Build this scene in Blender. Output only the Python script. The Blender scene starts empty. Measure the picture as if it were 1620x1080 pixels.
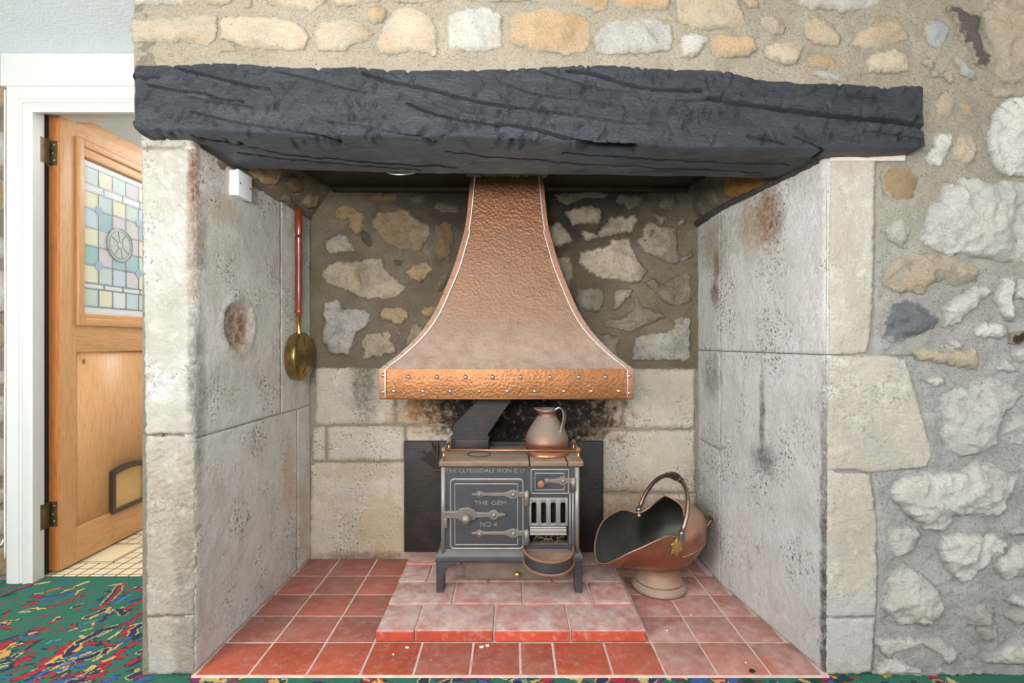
import bpy, bmesh, math, random
import numpy as np
from mathutils import Vector, noise, geometry

random.seed(7)
rng = np.random.default_rng(7)
SC = bpy.context.scene
COL = SC.collection

# ------------------------------------------------------------------ camera, world, lights, exposure
F = 800.0                      # focal length in pixels of the 1620x1080 frame
CH = 0.98                      # eye height
cam = bpy.data.cameras.new('camera')
cam.sensor_width = 36.0
cam.lens = 36.0 * F / 1620.0
cam.clip_start = 0.05
camo = bpy.data.objects.new('camera', cam)
camo.location = (0, 0, CH)
camo.rotation_euler = (math.pi / 2, 0, 0)
COL.objects.link(camo)
SC.camera = camo

world = bpy.data.worlds.new('world')
SC.world = world
world.use_nodes = True
bg = world.node_tree.nodes['Background']
bg.inputs[0].default_value = (0.98, 0.98, 1.0, 1)
bg.inputs[1].default_value = 0.88


def area(name, loc, target, sx, sy, power, col=(1, 1, 1)):
    l = bpy.data.lights.new(name, 'AREA')
    l.shape = 'RECTANGLE'
    l.size, l.size_y = sx, sy
    l.energy = power
    l.color = col
    o = bpy.data.objects.new(name, l)
    o.location = loc
    d = Vector(target) - Vector(loc)
    o.rotation_euler = d.to_track_quat('-Z', 'Y').to_euler()
    COL.objects.link(o)
    return o


area('window_light_left', (-2.5, -1.35, 1.5), (0.7, 1.8, 0.95), 1.3, 1.2, 92, (1.0, 0.98, 0.95))
area('window_light_right', (1.9, -2.0, 1.45), (-0.1, 1.9, 0.8), 1.4, 1.2, 30, (1.0, 0.98, 0.96))
area('kitchen_fill_light', (-1.2, 3.3, 2.12), (-1.3, 3.25, 0), 0.9, 0.9, 26, (1.0, 0.98, 0.95))  # unseen fill light, added to brighten the room beyond the door
area('ceiling_fill_light', (-0.3, -0.5, 1.25), (-0.4, 0.3, 2.15), 0.5, 0.5, 66, (1.0, 1.0, 1.0))  # upward fill, added only to brighten the ceiling and its bounce

vs = SC.view_settings
vs.view_transform = 'Standard'
vs.look = 'None'
vs.gamma = 1
vs.exposure = 0.2
vs.use_curve_mapping = False
SC.display_settings.display_device = 'sRGB'
SC.cycles.max_bounces = 8


# ------------------------------------------------------------------ colour + node helpers
def lin(c):
    c = c / 255.0
    return c / 12.92 if c <= 0.04045 else ((c + 0.055) / 1.055) ** 2.4


def C(r, g, b):
    return (lin(r), lin(g), lin(b), 1.0)


class NT:
    def __init__(s, name):
        s.m = bpy.data.materials.new(name)
        s.m.use_nodes = True
        s.t = s.m.node_tree
        s.p = s.t.nodes['Principled BSDF']
        g = s.n('ShaderNodeNewGeometry')
        s.pos = g.outputs['Position']
        s.nrm = g.outputs['Normal']

    def n(s, typ, **kw):
        nd = s.t.nodes.new(typ)
        for k, v in kw.items():
            setattr(nd, k, v)
        return nd

    def put(s, sock, v):
        if isinstance(v, bpy.types.NodeSocket):
            s.t.links.new(v, sock)
        else:
            sock.default_value = v

    def vmul(s, v, xyz):
        nd = s.n('ShaderNodeVectorMath', operation='MULTIPLY')
        s.put(nd.inputs[0], v)
        nd.inputs[1].default_value = xyz
        return nd.outputs[0]

    def vadd(s, a, b):
        nd = s.n('ShaderNodeVectorMath', operation='ADD')
        s.put(nd.inputs[0], a)
        s.put(nd.inputs[1], b)
        return nd.outputs[0]

    def noise(s, scale, detail=4, rough=0.55, vec=None, dist=0.0, color=False):
        nd = s.n('ShaderNodeTexNoise')
        s.put(nd.inputs['Vector'], vec if vec is not None else s.pos)
        nd.inputs['Scale'].default_value = scale
        nd.inputs['Detail'].default_value = detail
        nd.inputs['Roughness'].default_value = rough
        nd.inputs['Distortion'].default_value = dist
        return nd.outputs['Color' if color else 'Fac']

    def voro(s, scale, vec=None, feature='F1', out='Distance', rand=1.0):
        nd = s.n('ShaderNodeTexVoronoi', feature=feature)
        s.put(nd.inputs['Vector'], vec if vec is not None else s.pos)
        nd.inputs['Scale'].default_value = scale
        nd.inputs['Randomness'].default_value = rand
        return nd.outputs[out]

    def ramp(s, fac, stops, interp='LINEAR'):
        nd = s.n('ShaderNodeValToRGB')
        cr = nd.color_ramp
        cr.interpolation = interp
        while len(cr.elements) < len(stops):
            cr.elements.new(0.5)
        for e, (p, c) in zip(cr.elements, stops):
            e.position = p
            e.color = c if not isinstance(c, (int, float)) else (c, c, c, 1)
        s.put(nd.inputs[0], fac)
        return nd.outputs[0]

    def mix(s, fac, a, b, blend='MIX'):
        nd = s.n('ShaderNodeMix', data_type='RGBA', blend_type=blend)
        s.put(nd.inputs[0], fac)
        s.put(nd.inputs[6], a)
        s.put(nd.inputs[7], b)
        return nd.outputs[2]

    def math(s, op, a, b=0.0, clamp=False):
        nd = s.n('ShaderNodeMath', operation=op, use_clamp=clamp)
        s.put(nd.inputs[0], a)
        s.put(nd.inputs[1], b)
        return nd.outputs[0]

    def maprange(s, v, a, b, c=0.0, d=1.0):
        nd = s.n('ShaderNodeMapRange')
        s.put(nd.inputs[0], v)
        for i, x in enumerate((a, b, c, d)):
            nd.inputs[i + 1].default_value = x
        return nd.outputs[0]

    def blob(s, pos, size, warp=0.5, wscale=14.0, soft=0.35):
        """1 inside an uneven patch round pos, 0 outside"""
        sub = s.n('ShaderNodeVectorMath', operation='SUBTRACT')
        s.put(sub.inputs[0], s.pos)
        sub.inputs[1].default_value = pos
        v = s.vmul(sub.outputs[0], tuple(1.0 / x for x in size))
        ln = s.n('ShaderNodeVectorMath', operation='LENGTH')
        s.put(ln.inputs[0], v)
        w = s.math('MULTIPLY', s.math('SUBTRACT', s.noise(wscale, 5, 0.65), 0.5), warp * 3.0)
        d = s.math('ADD', ln.outputs['Value'], w)
        return s.maprange(d, 1.0 - soft, 1.0 + soft, 1.0, 0.0)

    def sep(s, v, i):
        nd = s.n('ShaderNodeSeparateXYZ')
        s.put(nd.inputs[0], v)
        return nd.outputs[i]

    def objcol(s):
        return s.n('ShaderNodeObjectInfo').outputs['Color']

    def bump(s, height, strength=0.5, dist=0.01, prev=None):
        nd = s.n('ShaderNodeBump')
        nd.inputs['Strength'].default_value = strength
        nd.inputs['Distance'].default_value = dist
        s.put(nd.inputs['Height'], height)
        if prev is not None:
            s.put(nd.inputs['Normal'], prev)
        return nd.outputs[0]

    def out(s, color=None, rough=None, metal=None, normal=None, **kw):
        if color is not None:
            s.put(s.p.inputs['Base Color'], color)
        if rough is not None:
            s.put(s.p.inputs['Roughness'], rough)
        if metal is not None:
            s.put(s.p.inputs['Metallic'], metal)
        if normal is not None:
            s.put(s.p.inputs['Normal'], normal)
        for k, v in kw.items():
            s.put(s.p.inputs[k.replace('_', ' ')], v)
        return s.m


def mat_stone(name, sooty=0.0, pits=0.35, smear=C(196, 184, 162), warmth=0.45):
    t = NT(name)
    base = t.objcol()
    n1 = t.noise(16, 6, 0.65)
    c = t.mix(1.0, base, t.ramp(n1, [(0.25, 0.72), (0.5, 0.98), (0.75, 1.12)]), 'MULTIPLY')
    warm = t.ramp(t.noise(7.5, 4, 0.6, dist=0.6), [(0.5, 0.0), (0.68, warmth)])
    c = t.mix(warm, c, t.mix(1.0, base, C(250, 222, 182), 'MULTIPLY'))
    pit = t.ramp(t.noise(95, 3, 0.7), [(0.3, pits), (0.4, 0.0)])
    c = t.mix(pit, c, C(120, 105, 86))
    if sooty:
        so = t.ramp(t.noise(6, 6, 0.7, dist=0.8), [(0.45, 0.0), (0.7, sooty)])
        c = t.mix(so, c, C(62, 50, 38))
        so = t.ramp(t.noise(38, 5, 0.75), [(0.52, 0.0), (0.7, sooty)])
        c = t.mix(so, c, C(88, 76, 60))
    core = t.n('ShaderNodeAttribute', attribute_name='core').outputs['Fac']
    e = t.math('ADD', core, t.math('MULTIPLY', t.math('SUBTRACT', t.noise(46, 6, 0.75), 0.5), 2.4))
    c = t.mix(t.maprange(e, 0.15, 0.5, 0.8, 0.0), c, smear)
    b = t.bump(t.noise(48, 8, 0.75), 1.0, 0.034)
    b = t.bump(t.noise(240, 4, 0.7), 0.8, 0.007, b)
    return t.out(c, 0.92, 0.0, b)


def mat_mortar(name, light, dark, soot=None, grey=None, low=None):
    t = NT(name)
    c = t.ramp(t.noise(9, 6, 0.6), [(0.3, dark), (0.7, light)])
    if grey:
        # cement repair low down: a cooler mix, uneven edge
        z = t.sep(t.pos, 2)
        x = t.sep(t.pos, 0)
        m = t.math('MULTIPLY', t.maprange(t.math('ADD', z, t.math('MULTIPLY', t.noise(3, 4), 0.7)), 1.25, 2.0, 1.0, 0.0), t.maprange(x, 0.8, 1.0))
        c = t.mix(m, c, t.ramp(t.noise(14, 5, 0.6), [(0.3, grey[0]), (0.7, grey[1])]))
    if low:
        c = t.mix(t.maprange(t.sep(t.pos, 2), low[0], low[0] + .02, 1.0, 0.0), c, t.ramp(t.noise(12, 5, 0.6), [(0.3, low[1]), (0.7, low[2])]))
    grit = t.ramp(t.noise(170, 3, 0.7), [(0.34, 0.5), (0.44, 0.0)])
    c = t.mix(grit, c, C(96, 88, 74))
    if soot:
        for pos, size, col, a in soot:
            c = t.mix(t.math('MULTIPLY', t.blob(pos, size, 0.45, 7.0, 0.5), a), c, col)
    pit = t.ramp(t.noise(120, 5, 0.8), [(0.36, 0.55), (0.43, 0.0)])
    c = t.mix(pit, c, C(112, 104, 92))
    b = t.bump(t.noise(38, 7, 0.75), 1.0, 0.030)
    b = t.bump(t.noise(170, 5, 0.8), 1.0, 0.018, b)
    return t.out(c, 0.95, 0.0, b)


def mat_plaster(name, a, b_, blobs=(), speck=0.5, streak=0.4):
    t = NT(name)
    c = t.mix(t.ramp(t.noise(4.5, 6, 0.62, dist=0.4), [(0.36, 0.0), (0.64, 1.0)]), a, b_)
    c = t.mix(t.ramp(t.noise(22, 6, 0.7), [(0.52, 0.0), (0.75, 0.5)]), c, C(232, 228, 222))
    v = t.vmul(t.pos, (6.0, 6.0, 1.1))
    c = t.mix(t.ramp(t.noise(5, 5, 0.6, vec=v), [(0.55, 0.0), (0.72, streak)]), c, C(168, 150, 128))
    c = t.mix(t.ramp(t.noise(3.1, 7, 0.7, dist=0.5), [(0.5, 0.0), (0.66, 0.5)]), c, C(176, 172, 168))
    c = t.mix(t.ramp(t.noise(11, 7, 0.75, dist=0.3), [(0.56, 0.0), (0.72, 0.55)]), c, C(236, 233, 228))
    clus = t.ramp(t.noise(5.5, 4, 0.6), [(0.48, 0.0), (0.60, 1.0)])
    sp = t.ramp(t.noise(95, 4, 0.75), [(0.41, speck * 1.8), (0.445, 0.0)])
    c = t.mix(t.math('MULTIPLY', sp, clus, True), c, C(84, 76, 70))
    br = t.ramp(t.noise(42, 5, 0.75), [(0.58, 0.0), (0.68, 0.75)])
    clus2 = t.ramp(t.noise(4.2, 3, 0.6), [(0.52, 0.0), (0.64, 1.0)])
    c = t.mix(t.math('MULTIPLY', br, clus2, True), c, C(158, 124, 92))
    for pos, size, col, al in blobs:
        m = t.blob(pos, size, 0.55, 22.0, 0.45)
        m = t.math('MULTIPLY', m, t.ramp(t.noise(45, 5, 0.75), [(0.36, 0.35), (0.6, al)]))
        c = t.mix(m, c, col)
    b = t.bump(t.noise(18, 8, 0.72), 0.8, 0.026)
    b = t.bump(t.noise(110, 5, 0.75), 0.8, 0.007, b)
    return t.out(c, 0.9, 0.0, b)


def mat_simple(name, col, rough=0.5, metal=0.0, nscale=30, namp=0.12, bump=0.0, bscale=120, bdist=0.003, **kw):
    t = NT(name)
    c = t.mix(1.0, col, t.ramp(t.noise(nscale, 5, 0.6), [(0.25, 1.0 - namp * 2), (0.75, 1.0 + namp)]), 'MULTIPLY')
    nb = t.bump(t.noise(bscale, 4, 0.65), bump, bdist) if bump else None
    return t.out(c, rough, metal, nb, **kw)


def dust_mask(t, lo=0.25, hi=0.9, amt=0.85, nscale=20):
    up = t.maprange(t.sep(t.nrm, 2), lo, hi, 0.0, amt)
    return t.math('MULTIPLY', up, t.ramp(t.noise(nscale, 5, 0.65), [(0.25, 0.55), (0.6, 1.0)]))


def mat_dusty(name, col, dust, rough=0.45, metal=0.7, lo=0.25, hi=0.9, amt=0.85, hammer=0.0, hscale=92, bump=0.25, bscale=140, stain=None, base_dust=0.12):
    t = NT(name)
    c = t.mix(1.0, col, t.ramp(t.noise(18, 6, 0.65), [(0.25, 0.72), (0.75, 1.15)]), 'MULTIPLY')
    if stain:
        c = t.mix(t.ramp(t.noise(9, 6, 0.7, dist=0.5), [(0.45, 0.0), (0.68, 0.75)]), c, stain)
    dm = t.math('ADD', dust_mask(t, lo, hi, amt), base_dust, True)
    c = t.mix(dm, c, dust)
    me = t.math('MULTIPLY', t.math('SUBTRACT', 1.0, dm), metal)
    ro = t.maprange(dm, 0.0, 1.0, rough, 0.85)
    nb = t.bump(t.noise(bscale, 4, 0.6), bump, 0.002)
    if hammer:
        nb = t.bump(t.voro(hscale, feature='SMOOTH_F1'), hammer, 0.006, nb)
    return t.out(c, ro, me, nb)


def mat_wood(name, a, b_, grain=(3.0, 3.0, 0.35), knots=True, rough=0.45):
    t = NT(name)
    v = t.vmul(t.pos, grain)
    w = t.noise(16, 5, 0.6, vec=v, dist=1.4)
    c = t.ramp(w, [(0.28, b_), (0.5, a), (0.62, b_), (0.8, a)])
    c = t.mix(t.ramp(t.noise(3, 3), [(0.4, 0.0), (0.7, 0.35)]), c, b_)
    f = t.noise(180, 2, 0.5, vec=t.vmul(t.pos, (1.0, 1.0, 0.06) if grain[2] < 1 else (1.0, 0.06, 1.0)))
    c = t.mix(t.ramp(f, [(0.3, 0.25), (0.5, 0.0)]), c, C(128, 80, 42))
    if knots:
        k = t.voro(4.2, vec=t.vmul(t.pos, (1.0, 1.35, 1.0)))
        c = t.mix(t.ramp(k, [(0.045, 0.8), (0.075, 0.0)]), c, C(96, 56, 28))
    b = t.bump(w, 0.08, 0.003)
    return t.out(c, rough, 0.0, b)


SOOT = C(34, 27, 20)
M = {}
M['stone'] = mat_stone('limestone')
M['stone_sooty'] = mat_stone('sooty_limestone', 0.5, 0.5, C(128, 116, 96))
M['stone_white'] = mat_stone('white_limestone', 0.0, 0.25, C(200, 196, 188), 0.12)
M['mortar_front'] = mat_mortar('lime_mortar', C(205, 191, 169), C(186, 172, 150), grey=(C(190, 186, 180), C(224, 221, 215)))
M['mortar_back'] = mat_mortar('sooty_mortar', C(168, 151, 128), C(138, 122, 101), low=(0.845, C(190, 178, 160), C(208, 197, 179)),
                              soot=[((-0.2, 2.27, 1.62), (0.42, 0.3, 0.2), C(42, 32, 22), 0.85), ((0.28, 2.27, 1.62), (0.42, 0.3, 0.22), C(38, 29, 20), 0.9), ((0.0, 2.27, 1.25), (0.36, 0.3, 0.3), C(70, 58, 42), 0.7), ((0.06, 2.27, 0.66), (0.30, 0.3, 0.15), C(26, 22, 18), 1.0), ((0.04, 2.27, 0.64), (0.27, 0.3, 0.15), C(24, 20, 17), 1.0)])
M['mortar_joint'] = mat_mortar('pale_joint_mortar', C(188, 178, 164), C(160, 150, 138))
M['mortar_far'] = mat_mortar('far_mortar', C(176, 166, 148), C(148, 138, 120))
M['plaster_left'] = mat_plaster('limewashed_stone_left', C(222, 217, 210), C(210, 201, 189), blobs=[
    ((-0.92, 1.715, 1.03), (0.3, 0.082, 0.078), C(128, 84, 44), 0.95),
    ((-0.935, 1.49, 1.49), (0.012, 0.02, 0.11), C(110, 62, 26), 0.95),
    ((-0.935, 1.5, 1.28), (0.016, 0.04, 0.12), C(120, 84, 54), 0.6),
    ((-0.935, 1.5, 0.82), (0.014, 0.03, 0.3), C(70, 62, 58), 0.6),
    ((-0.925, 1.62, 1.4), (0.2, 0.1, 0.05), C(170, 140, 108), 0.4),
    ((-0.91, 2.06, 0.42), (0.2, 0.06, 0.12), C(196, 158, 118), 0.6),
    ((-0.91, 2.2, 0.2), (0.2, 0.05, 0.2), C(190, 166, 130), 0.6)])
M['plaster_right'] = mat_plaster('limewashed_stone_right', C(220, 217, 213), C(208, 202, 195), blobs=[
    ((0.87, 1.73, 1.40), (0.2, 0.06, 0.09), C(128, 82, 40), 0.95),
    ((0.86, 1.83, 1.40), (0.2, 0.09, 0.11), C(160, 126, 84), 0.7),
    ((0.84, 2.06, 1.29), (0.2, 0.03, 0.05), C(104, 66, 40), 0.9),
    ((0.84, 2.08, 1.18), (0.2, 0.04, 0.05), C(104, 66, 40), 0.9),
    ((0.85, 2.1, 1.38), (0.2, 0.12, 0.1), C(150, 126, 92), 0.6),
    ((0.85, 2.12, 0.83), (0.2, 0.08, 0.08), C(120, 106, 92), 0.7),
    ((0.875, 1.77, 0.72), (0.2, 0.014, 0.17), C(116, 98, 84), 0.9),
    ((0.875, 1.76, 0.57), (0.2, 0.06, 0.05), C(110, 102, 100), 0.9),
    ((0.917, 1.488, 0.5), (0.012, 0.012, 0.4), C(76, 68, 60), 0.7),
    ((0.917, 1.488, 0.15), (0.014, 0.014, 0.35), C(60, 52, 44), 0.9),
    ((0.84, 2.2, 0.16), (0.2, 0.1, 0.14), C(140, 126, 110), 0.6)], streak=0.25)
M['plaster_jamb_left'] = mat_plaster('jamb_stone_left', C(192, 187, 179), C(176, 168, 157), blobs=[
    ((-0.935, 1.48, 1.48), (0.014, 0.2, 0.1), C(110, 62, 26), 0.95),
    ((-0.94, 1.48, 1.25), (0.014, 0.2, 0.18), C(116, 84, 58), 0.6),
    ((-0.938, 1.48, 0.87), (0.014, 0.2, 0.16), C(84, 78, 76), 0.7),
    ((-0.99, 1.48, 0.42), (0.12, 0.2, 0.3), C(172, 156, 134), 0.8),
    ((-0.95, 1.48, 0.2), (0.04, 0.2, 0.3), C(120, 110, 96), 0.6)], streak=0.3)
M['plaster_jamb_right'] = mat_plaster('jamb_stone_right', C(204, 193, 180), C(190, 178, 163), blobs=[
    ((0.922, 1.48, 1.3), (0.012, 0.2, 0.3), C(170, 160, 148), 0.6),
    ((0.99, 1.48, 0.14), (0.12, 0.2, 0.09), C(196, 194, 194), 0.9)], speck=0.25, streak=0.2)
M['ashlar_back'] = mat_plaster('ashlar_back', C(216, 205, 188), C(204, 190, 170), blobs=[
    ((-0.38, 2.27, 0.67), (0.17, 0.3, 0.09), C(178, 128, 70), 0.9), ((-0.30, 2.27, 0.69), (0.14, 0.3, 0.09), C(84, 58, 34), 0.9),
    ((0.30, 2.27, 0.65), (0.18, 0.3, 0.13), C(190, 140, 80), 0.8), ((0.33, 2.27, 0.68), (0.13, 0.3, 0.11), C(52, 42, 32), 0.85),
    ((0.06, 2.27, 0.66), (0.34, 0.3, 0.17), C(78, 54, 32), 1.0), ((0.06, 2.27, 0.66), (0.31, 0.3, 0.18), C(28, 23, 18), 1.6), ((0.05, 2.27, 0.66), (0.28, 0.3, 0.18), C(24, 20, 16), 1.6),
    ((-0.66, 2.27, 0.80), (0.055, 0.3, 0.15), C(104, 96, 90), 0.9),
    ((-0.65, 2.27, 0.40), (0.22, 0.3, 0.04), C(190, 168, 132), 0.5),
    ((-0.55, 2.27, 0.14), (0.14, 0.3, 0.16), C(196, 170, 124), 0.7),
    ((-0.65, 2.27, 0.02), (0.2, 0.3, 0.02), C(120, 74, 66), 0.7),
    ((0.50, 2.27, 0.24), (0.16, 0.3, 0.12), C(170, 132, 88), 0.7)], streak=0.25)
M['plate'] = mat_simple('sooty_steel_plate', C(62, 46, 26), 0.6, 0.0, 12, 0.3, 0.4, 60)
M['ledge'] = mat_simple('tarry_ledge', C(66, 62, 58), 0.7, 0, 20, 0.35, 0.8, 60, 0.01)
M['white_paint'] = mat_simple('white_gloss_paint', C(198, 198, 194), 0.3, 0, 6, 0.02, 0.05)
M['white_wall'] = mat_simple('white_wall_paint', C(236, 236, 234), 0.8, 0, 6, 0.015)
M['ceiling'] = mat_simple('textured_ceiling_paint', C(226, 233, 237), 0.85, 0, 5, 0.02, 0.5, 75, 0.008)
M['pine'] = mat_wood('pine_upright', C(202, 154, 106), C(188, 138, 90))
M['pine_rail'] = mat_wood('pine_rail', C(200, 152, 104), C(184, 134, 84), (3.0, 0.35, 3.0))
M['pine_edge'] = mat_wood('pine_edge', C(182, 112, 58), C(156, 90, 44), knots=False)
M['hinge'] = mat_simple('old_brass_hinge', C(118, 104, 76), 0.4, 0.8, 30, 0.25, 0.2)
M['pin'] = mat_simple('worn_hinge_pin', C(190, 184, 168), 0.35, 0.8)
M['catflap'] = mat_simple('brown_plastic', C(70, 58, 50), 0.35)
M['flap'] = mat_simple('tan_flap', C(198, 158, 102), 0.3, 0, 10, 0.06)
M['lead'] = mat_simple('lead_came', C(150, 158, 160), 0.5, 0.5)
M['gap'] = mat_simple('painted_gap_shade', C(40, 36, 34), 0.8)  # near-black colour for the painted shade beside the door
M['plastic'] = mat_simple('white_plastic', C(232, 232, 236), 0.3, 0, 4, 0.01)
M['screw'] = mat_simple('dark_screw', C(60, 60, 64), 0.4, 0.6)
M['cable'] = mat_simple('white_cable', C(228, 224, 214), 0.5)
M['iron'] = mat_dusty('blacked_cast_iron', C(66, 68, 74), C(140, 126, 114), 0.42, 0.55, 0.35, 0.95, 0.8, bump=0.35, bscale=220, base_dust=0.06)
M['iron_rim'] = mat_dusty('dusty_highlit_moulding', C(142, 138, 136), C(160, 148, 138), 0.38, 0.6, 0.2, 0.9, 0.7, bump=0.3, bscale=220, base_dust=0.1)  # dusty, and lightened further to paint highlights on the mouldings
M['letters'] = mat_simple('cast_letters', C(126, 123, 121), 0.45, 0.5)
M['dusty_brown'] = mat_simple('dusty_brown_iron', C(108, 94, 82), 0.75, 0.1, 12, 0.2, 0.4)
M['iron_strap'] = mat_dusty('worn_iron_strap', C(126, 118, 114), C(160, 144, 132), 0.36, 0.65, 0.2, 0.9, 0.7, bump=0.3, bscale=200, base_dust=0.1)
M['iron_top'] = mat_dusty('rusty_dusty_hotplate', C(120, 96, 78), C(168, 144, 124), 0.7, 0.3, 0.3, 0.9, 0.75, stain=C(84, 64, 48), bump=0.5, bscale=90)
M['rust'] = mat_dusty('rusty_iron', C(150, 100, 70), C(150, 120, 98), 0.75, 0.3, 0.3, 0.9, 0.5, stain=C(90, 62, 46), bump=0.6)
M['rust_dust'] = mat_simple('rusty_ash', C(150, 118, 96), 0.95, 0, 16, 0.25, 0.6, 90)
M['black'] = mat_simple('black_soot', C(24, 22, 21), 0.9, 0, 30, 0.3, 0.4)
M['flue'] = mat_dusty('black_flue_iron', C(30, 30, 33), C(100, 84, 74), 0.5, 0.3, 0.3, 0.95, 0.6, bump=0.4, stain=C(58, 46, 42), base_dust=0.01)
M['fireback'] = mat_dusty('black_fireback', C(34, 32, 34), C(84, 70, 62), 0.5, 0.3, 0.5, 1.0, 0.6, bump=0.9, bscale=85, stain=C(58, 44, 38), base_dust=0.02)
M['sheaf'] = mat_dusty('fireback_relief', C(50, 42, 38), C(98, 78, 66), 0.55, 0.35, 0.3, 1.0, 0.5, bump=0.5)
M['copper_hood'] = mat_dusty('hammered_copper', C(120, 77, 46), C(150, 131, 116), 0.45, 0.55, 0.05, 0.48, 0.92, hammer=0.4, hscale=105, bump=0.0, stain=C(118, 74, 48), base_dust=0.05)
M['copper_band'] = mat_dusty('bright_hammered_copper', C(140, 90, 52), C(156, 122, 96), 0.42, 0.62, 0.5, 1.0, 0.6, hammer=0.3, hscale=100, bump=0.0, base_dust=0.05)
M['copper_strip'] = mat_dusty('smooth_copper_strip', C(142, 90, 60), C(160, 136, 122), 0.42, 0.65, 0.05, 0.5, 0.85, bump=0.15, base_dust=0.12)
M['solder'] = mat_simple('silver_solder', C(232, 228, 222), 0.4, 0.4, 60, 0.1, 0.5, 150)
M['rivet'] = mat_simple('rivet_metal', C(206, 178, 158), 0.28, 0.85)
M['copper_jug'] = mat_dusty('dull_copper_jug', C(140, 92, 70), C(124, 110, 102), 0.24, 0.85, -0.15, 0.55, 0.85, bump=0.06, stain=C(150, 108, 90), base_dust=0.12)
M['copper_ring'] = mat_dusty('copper_foot_ring', C(200, 134, 98), C(180, 150, 132), 0.26, 0.9, 0.5, 1.0, 0.6, bump=0.05, base_dust=0.03)
M['pewter'] = mat_simple('tarnished_handle', C(142, 134, 122), 0.35, 0.85, 20, 0.2, 0.15)
M['copper_scuttle'] = mat_dusty('old_copper_scuttle', C(162, 112, 90), C(164, 138, 118), 0.25, 0.9, 0.0, 0.8, 0.7, bump=0.06, stain=C(140, 86, 66), base_dust=0.03)
M['scuttle_inside'] = mat_dusty('blackened_copper', C(44, 44, 40), C(108, 108, 98), 0.45, 0.5, 0.1, 1.0, 0.5, bump=0.1, base_dust=0.02)
M['scuttle_foot'] = mat_dusty('dusty_copper_foot', C(146, 108, 86), C(150, 130, 116), 0.28, 0.8, -0.1, 0.6, 0.8, bump=0.06, base_dust=0.2)
M['scuttle_handle'] = mat_simple('dark_copper_handle', C(150, 122, 106), 0.32, 0.85, 25, 0.2)
M['grip'] = mat_simple('dark_turned_grip', C(84, 64, 56), 0.3, 0.4, 25, 0.35)
M['brass'] = mat_simple('polished_brass', C(204, 168, 96), 0.26, 0.9, 30, 0.12)
M['brass_old'] = mat_simple('aged_brass', C(158, 132, 82), 0.3, 0.88, 25, 0.25, 0.1)
M['mahogany'] = mat_simple('varnished_red_wood', C(126, 52, 28), 0.22, 0, 18, 0.25, Coat_Weight=0.5)
M['flake'] = mat_simple('white_flake', C(236, 230, 220), 0.8)
M['twig'] = mat_simple('dry_twig', C(150, 124, 92), 0.9)
M['slip'] = mat_simple('pink_brick_slip', C(208, 192, 180), 0.9, 0, 25, 0.12, 0.5, 90)
M['grout'] = mat_simple('pale_grout', C(214, 190, 178), 0.95, 0, 25, 0.15, 0.5, 120)
M['vinyl_joint'] = mat_simple('dark_tile_joint', C(70, 56, 40), 0.7)
M['vinyl'] = mat_simple('cream_tile', C(226, 210, 174), 0.4, 0, 10, 0.05)


def mat_quarry():
    t = NT('red_quarry_tile')
    base = t.objcol()
    c = t.mix(1.0, base, t.ramp(t.noise(14, 6, 0.65), [(0.25, 0.72), (0.5, 1.0), (0.75, 1.2)]), 'MULTIPLY')
    c = t.mix(t.ramp(t.noise(40, 6, 0.75), [(0.52, 0.0), (0.7, 0.4)]), c, C(206, 160, 150))
    # lime bloom and ash dust lying on the tops; thicker on the step (object alpha carries the amount)
    up = t.maprange(t.sep(t.nrm, 2), 0.4, 0.9)
    al = t.n('ShaderNodeObjectInfo').outputs['Alpha']
    d = t.math('MULTIPLY', t.math('MULTIPLY', up, al), t.ramp(t.noise(11, 6, 0.7, dist=0.4), [(0.28, 0.25), (0.62, 1.0)]), True)
    c = t.mix(d, c, t.ramp(t.noise(30, 4), [(0.3, C(172, 142, 132)), (0.7, C(208, 180, 174))]))
    ro = t.maprange(d, 0.0, 1.0, 0.38, 0.85)
    b = t.bump(t.noise(70, 5, 0.7), 0.25, 0.004)
    return t.out(c, ro, 0.0, b)


M['quarry'] = mat_quarry()


def mat_beam():
    t = NT('black_painted_oak')
    v = t.vmul(t.pos, (0.5, 2.0, 3.2))
    c = t.ramp(t.noise(9, 6, 0.65, vec=v), [(0.3, C(44, 46, 51)), (0.7, C(74, 77, 85))])
    c = t.mix(t.ramp(t.noise(60, 5, 0.75), [(0.62, 0.0), (0.75, 0.5)]), c, C(118, 116, 116))
    b = t.bump(t.noise(26, 8, 0.75, vec=v), 1.0, 0.022)
    b = t.bump(t.noise(110, 5, 0.75, vec=v), 1.0, 0.008, b)
    return t.out(c, t.ramp(t.noise(14, 4), [(0.3, 0.28), (0.7, 0.46)]), 0.0, b)


M['beam'] = mat_beam()


def mat_glass():
    t = NT('leaded_coloured_glass')
    b = t.bump(t.noise(60, 3, 0.5), 0.15, 0.004)
    m = t.out(t.objcol(), 0.28, 0.0, b, IOR=1.3)
    t.p.inputs['Transmission Weight'].default_value = 0.45
    return m


M['glass'] = mat_glass()


def mat_carpet():
    t = NT('woven_carpet')
    at = t.n('ShaderNodeAttribute', attribute_name='tuft')
    c = t.mix(1.0, at.outputs['Color'], t.ramp(t.noise(420, 2, 0.6), [(0.25, 0.6), (0.7, 1.2)]), 'MULTIPLY')
    b = t.bump(t.noise(420, 3, 0.7), 0.8, 0.006)
    return t.out(c, 0.95, 0.0, b)


M['carpet'] = mat_carpet()


# ------------------------------------------------------------------ object helpers
def wloc(o):
    v = Vector((0, 0, 0))
    while o is not None:
        v += o.location
        o = o.parent
    return v


def tag(o, label=None, cat=None, group=None, kind=None):
    if label:
        o['label'] = label
    if cat:
        o['category'] = cat
    if group:
        o['group'] = group
    if kind:
        o['kind'] = kind
    return o


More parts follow.
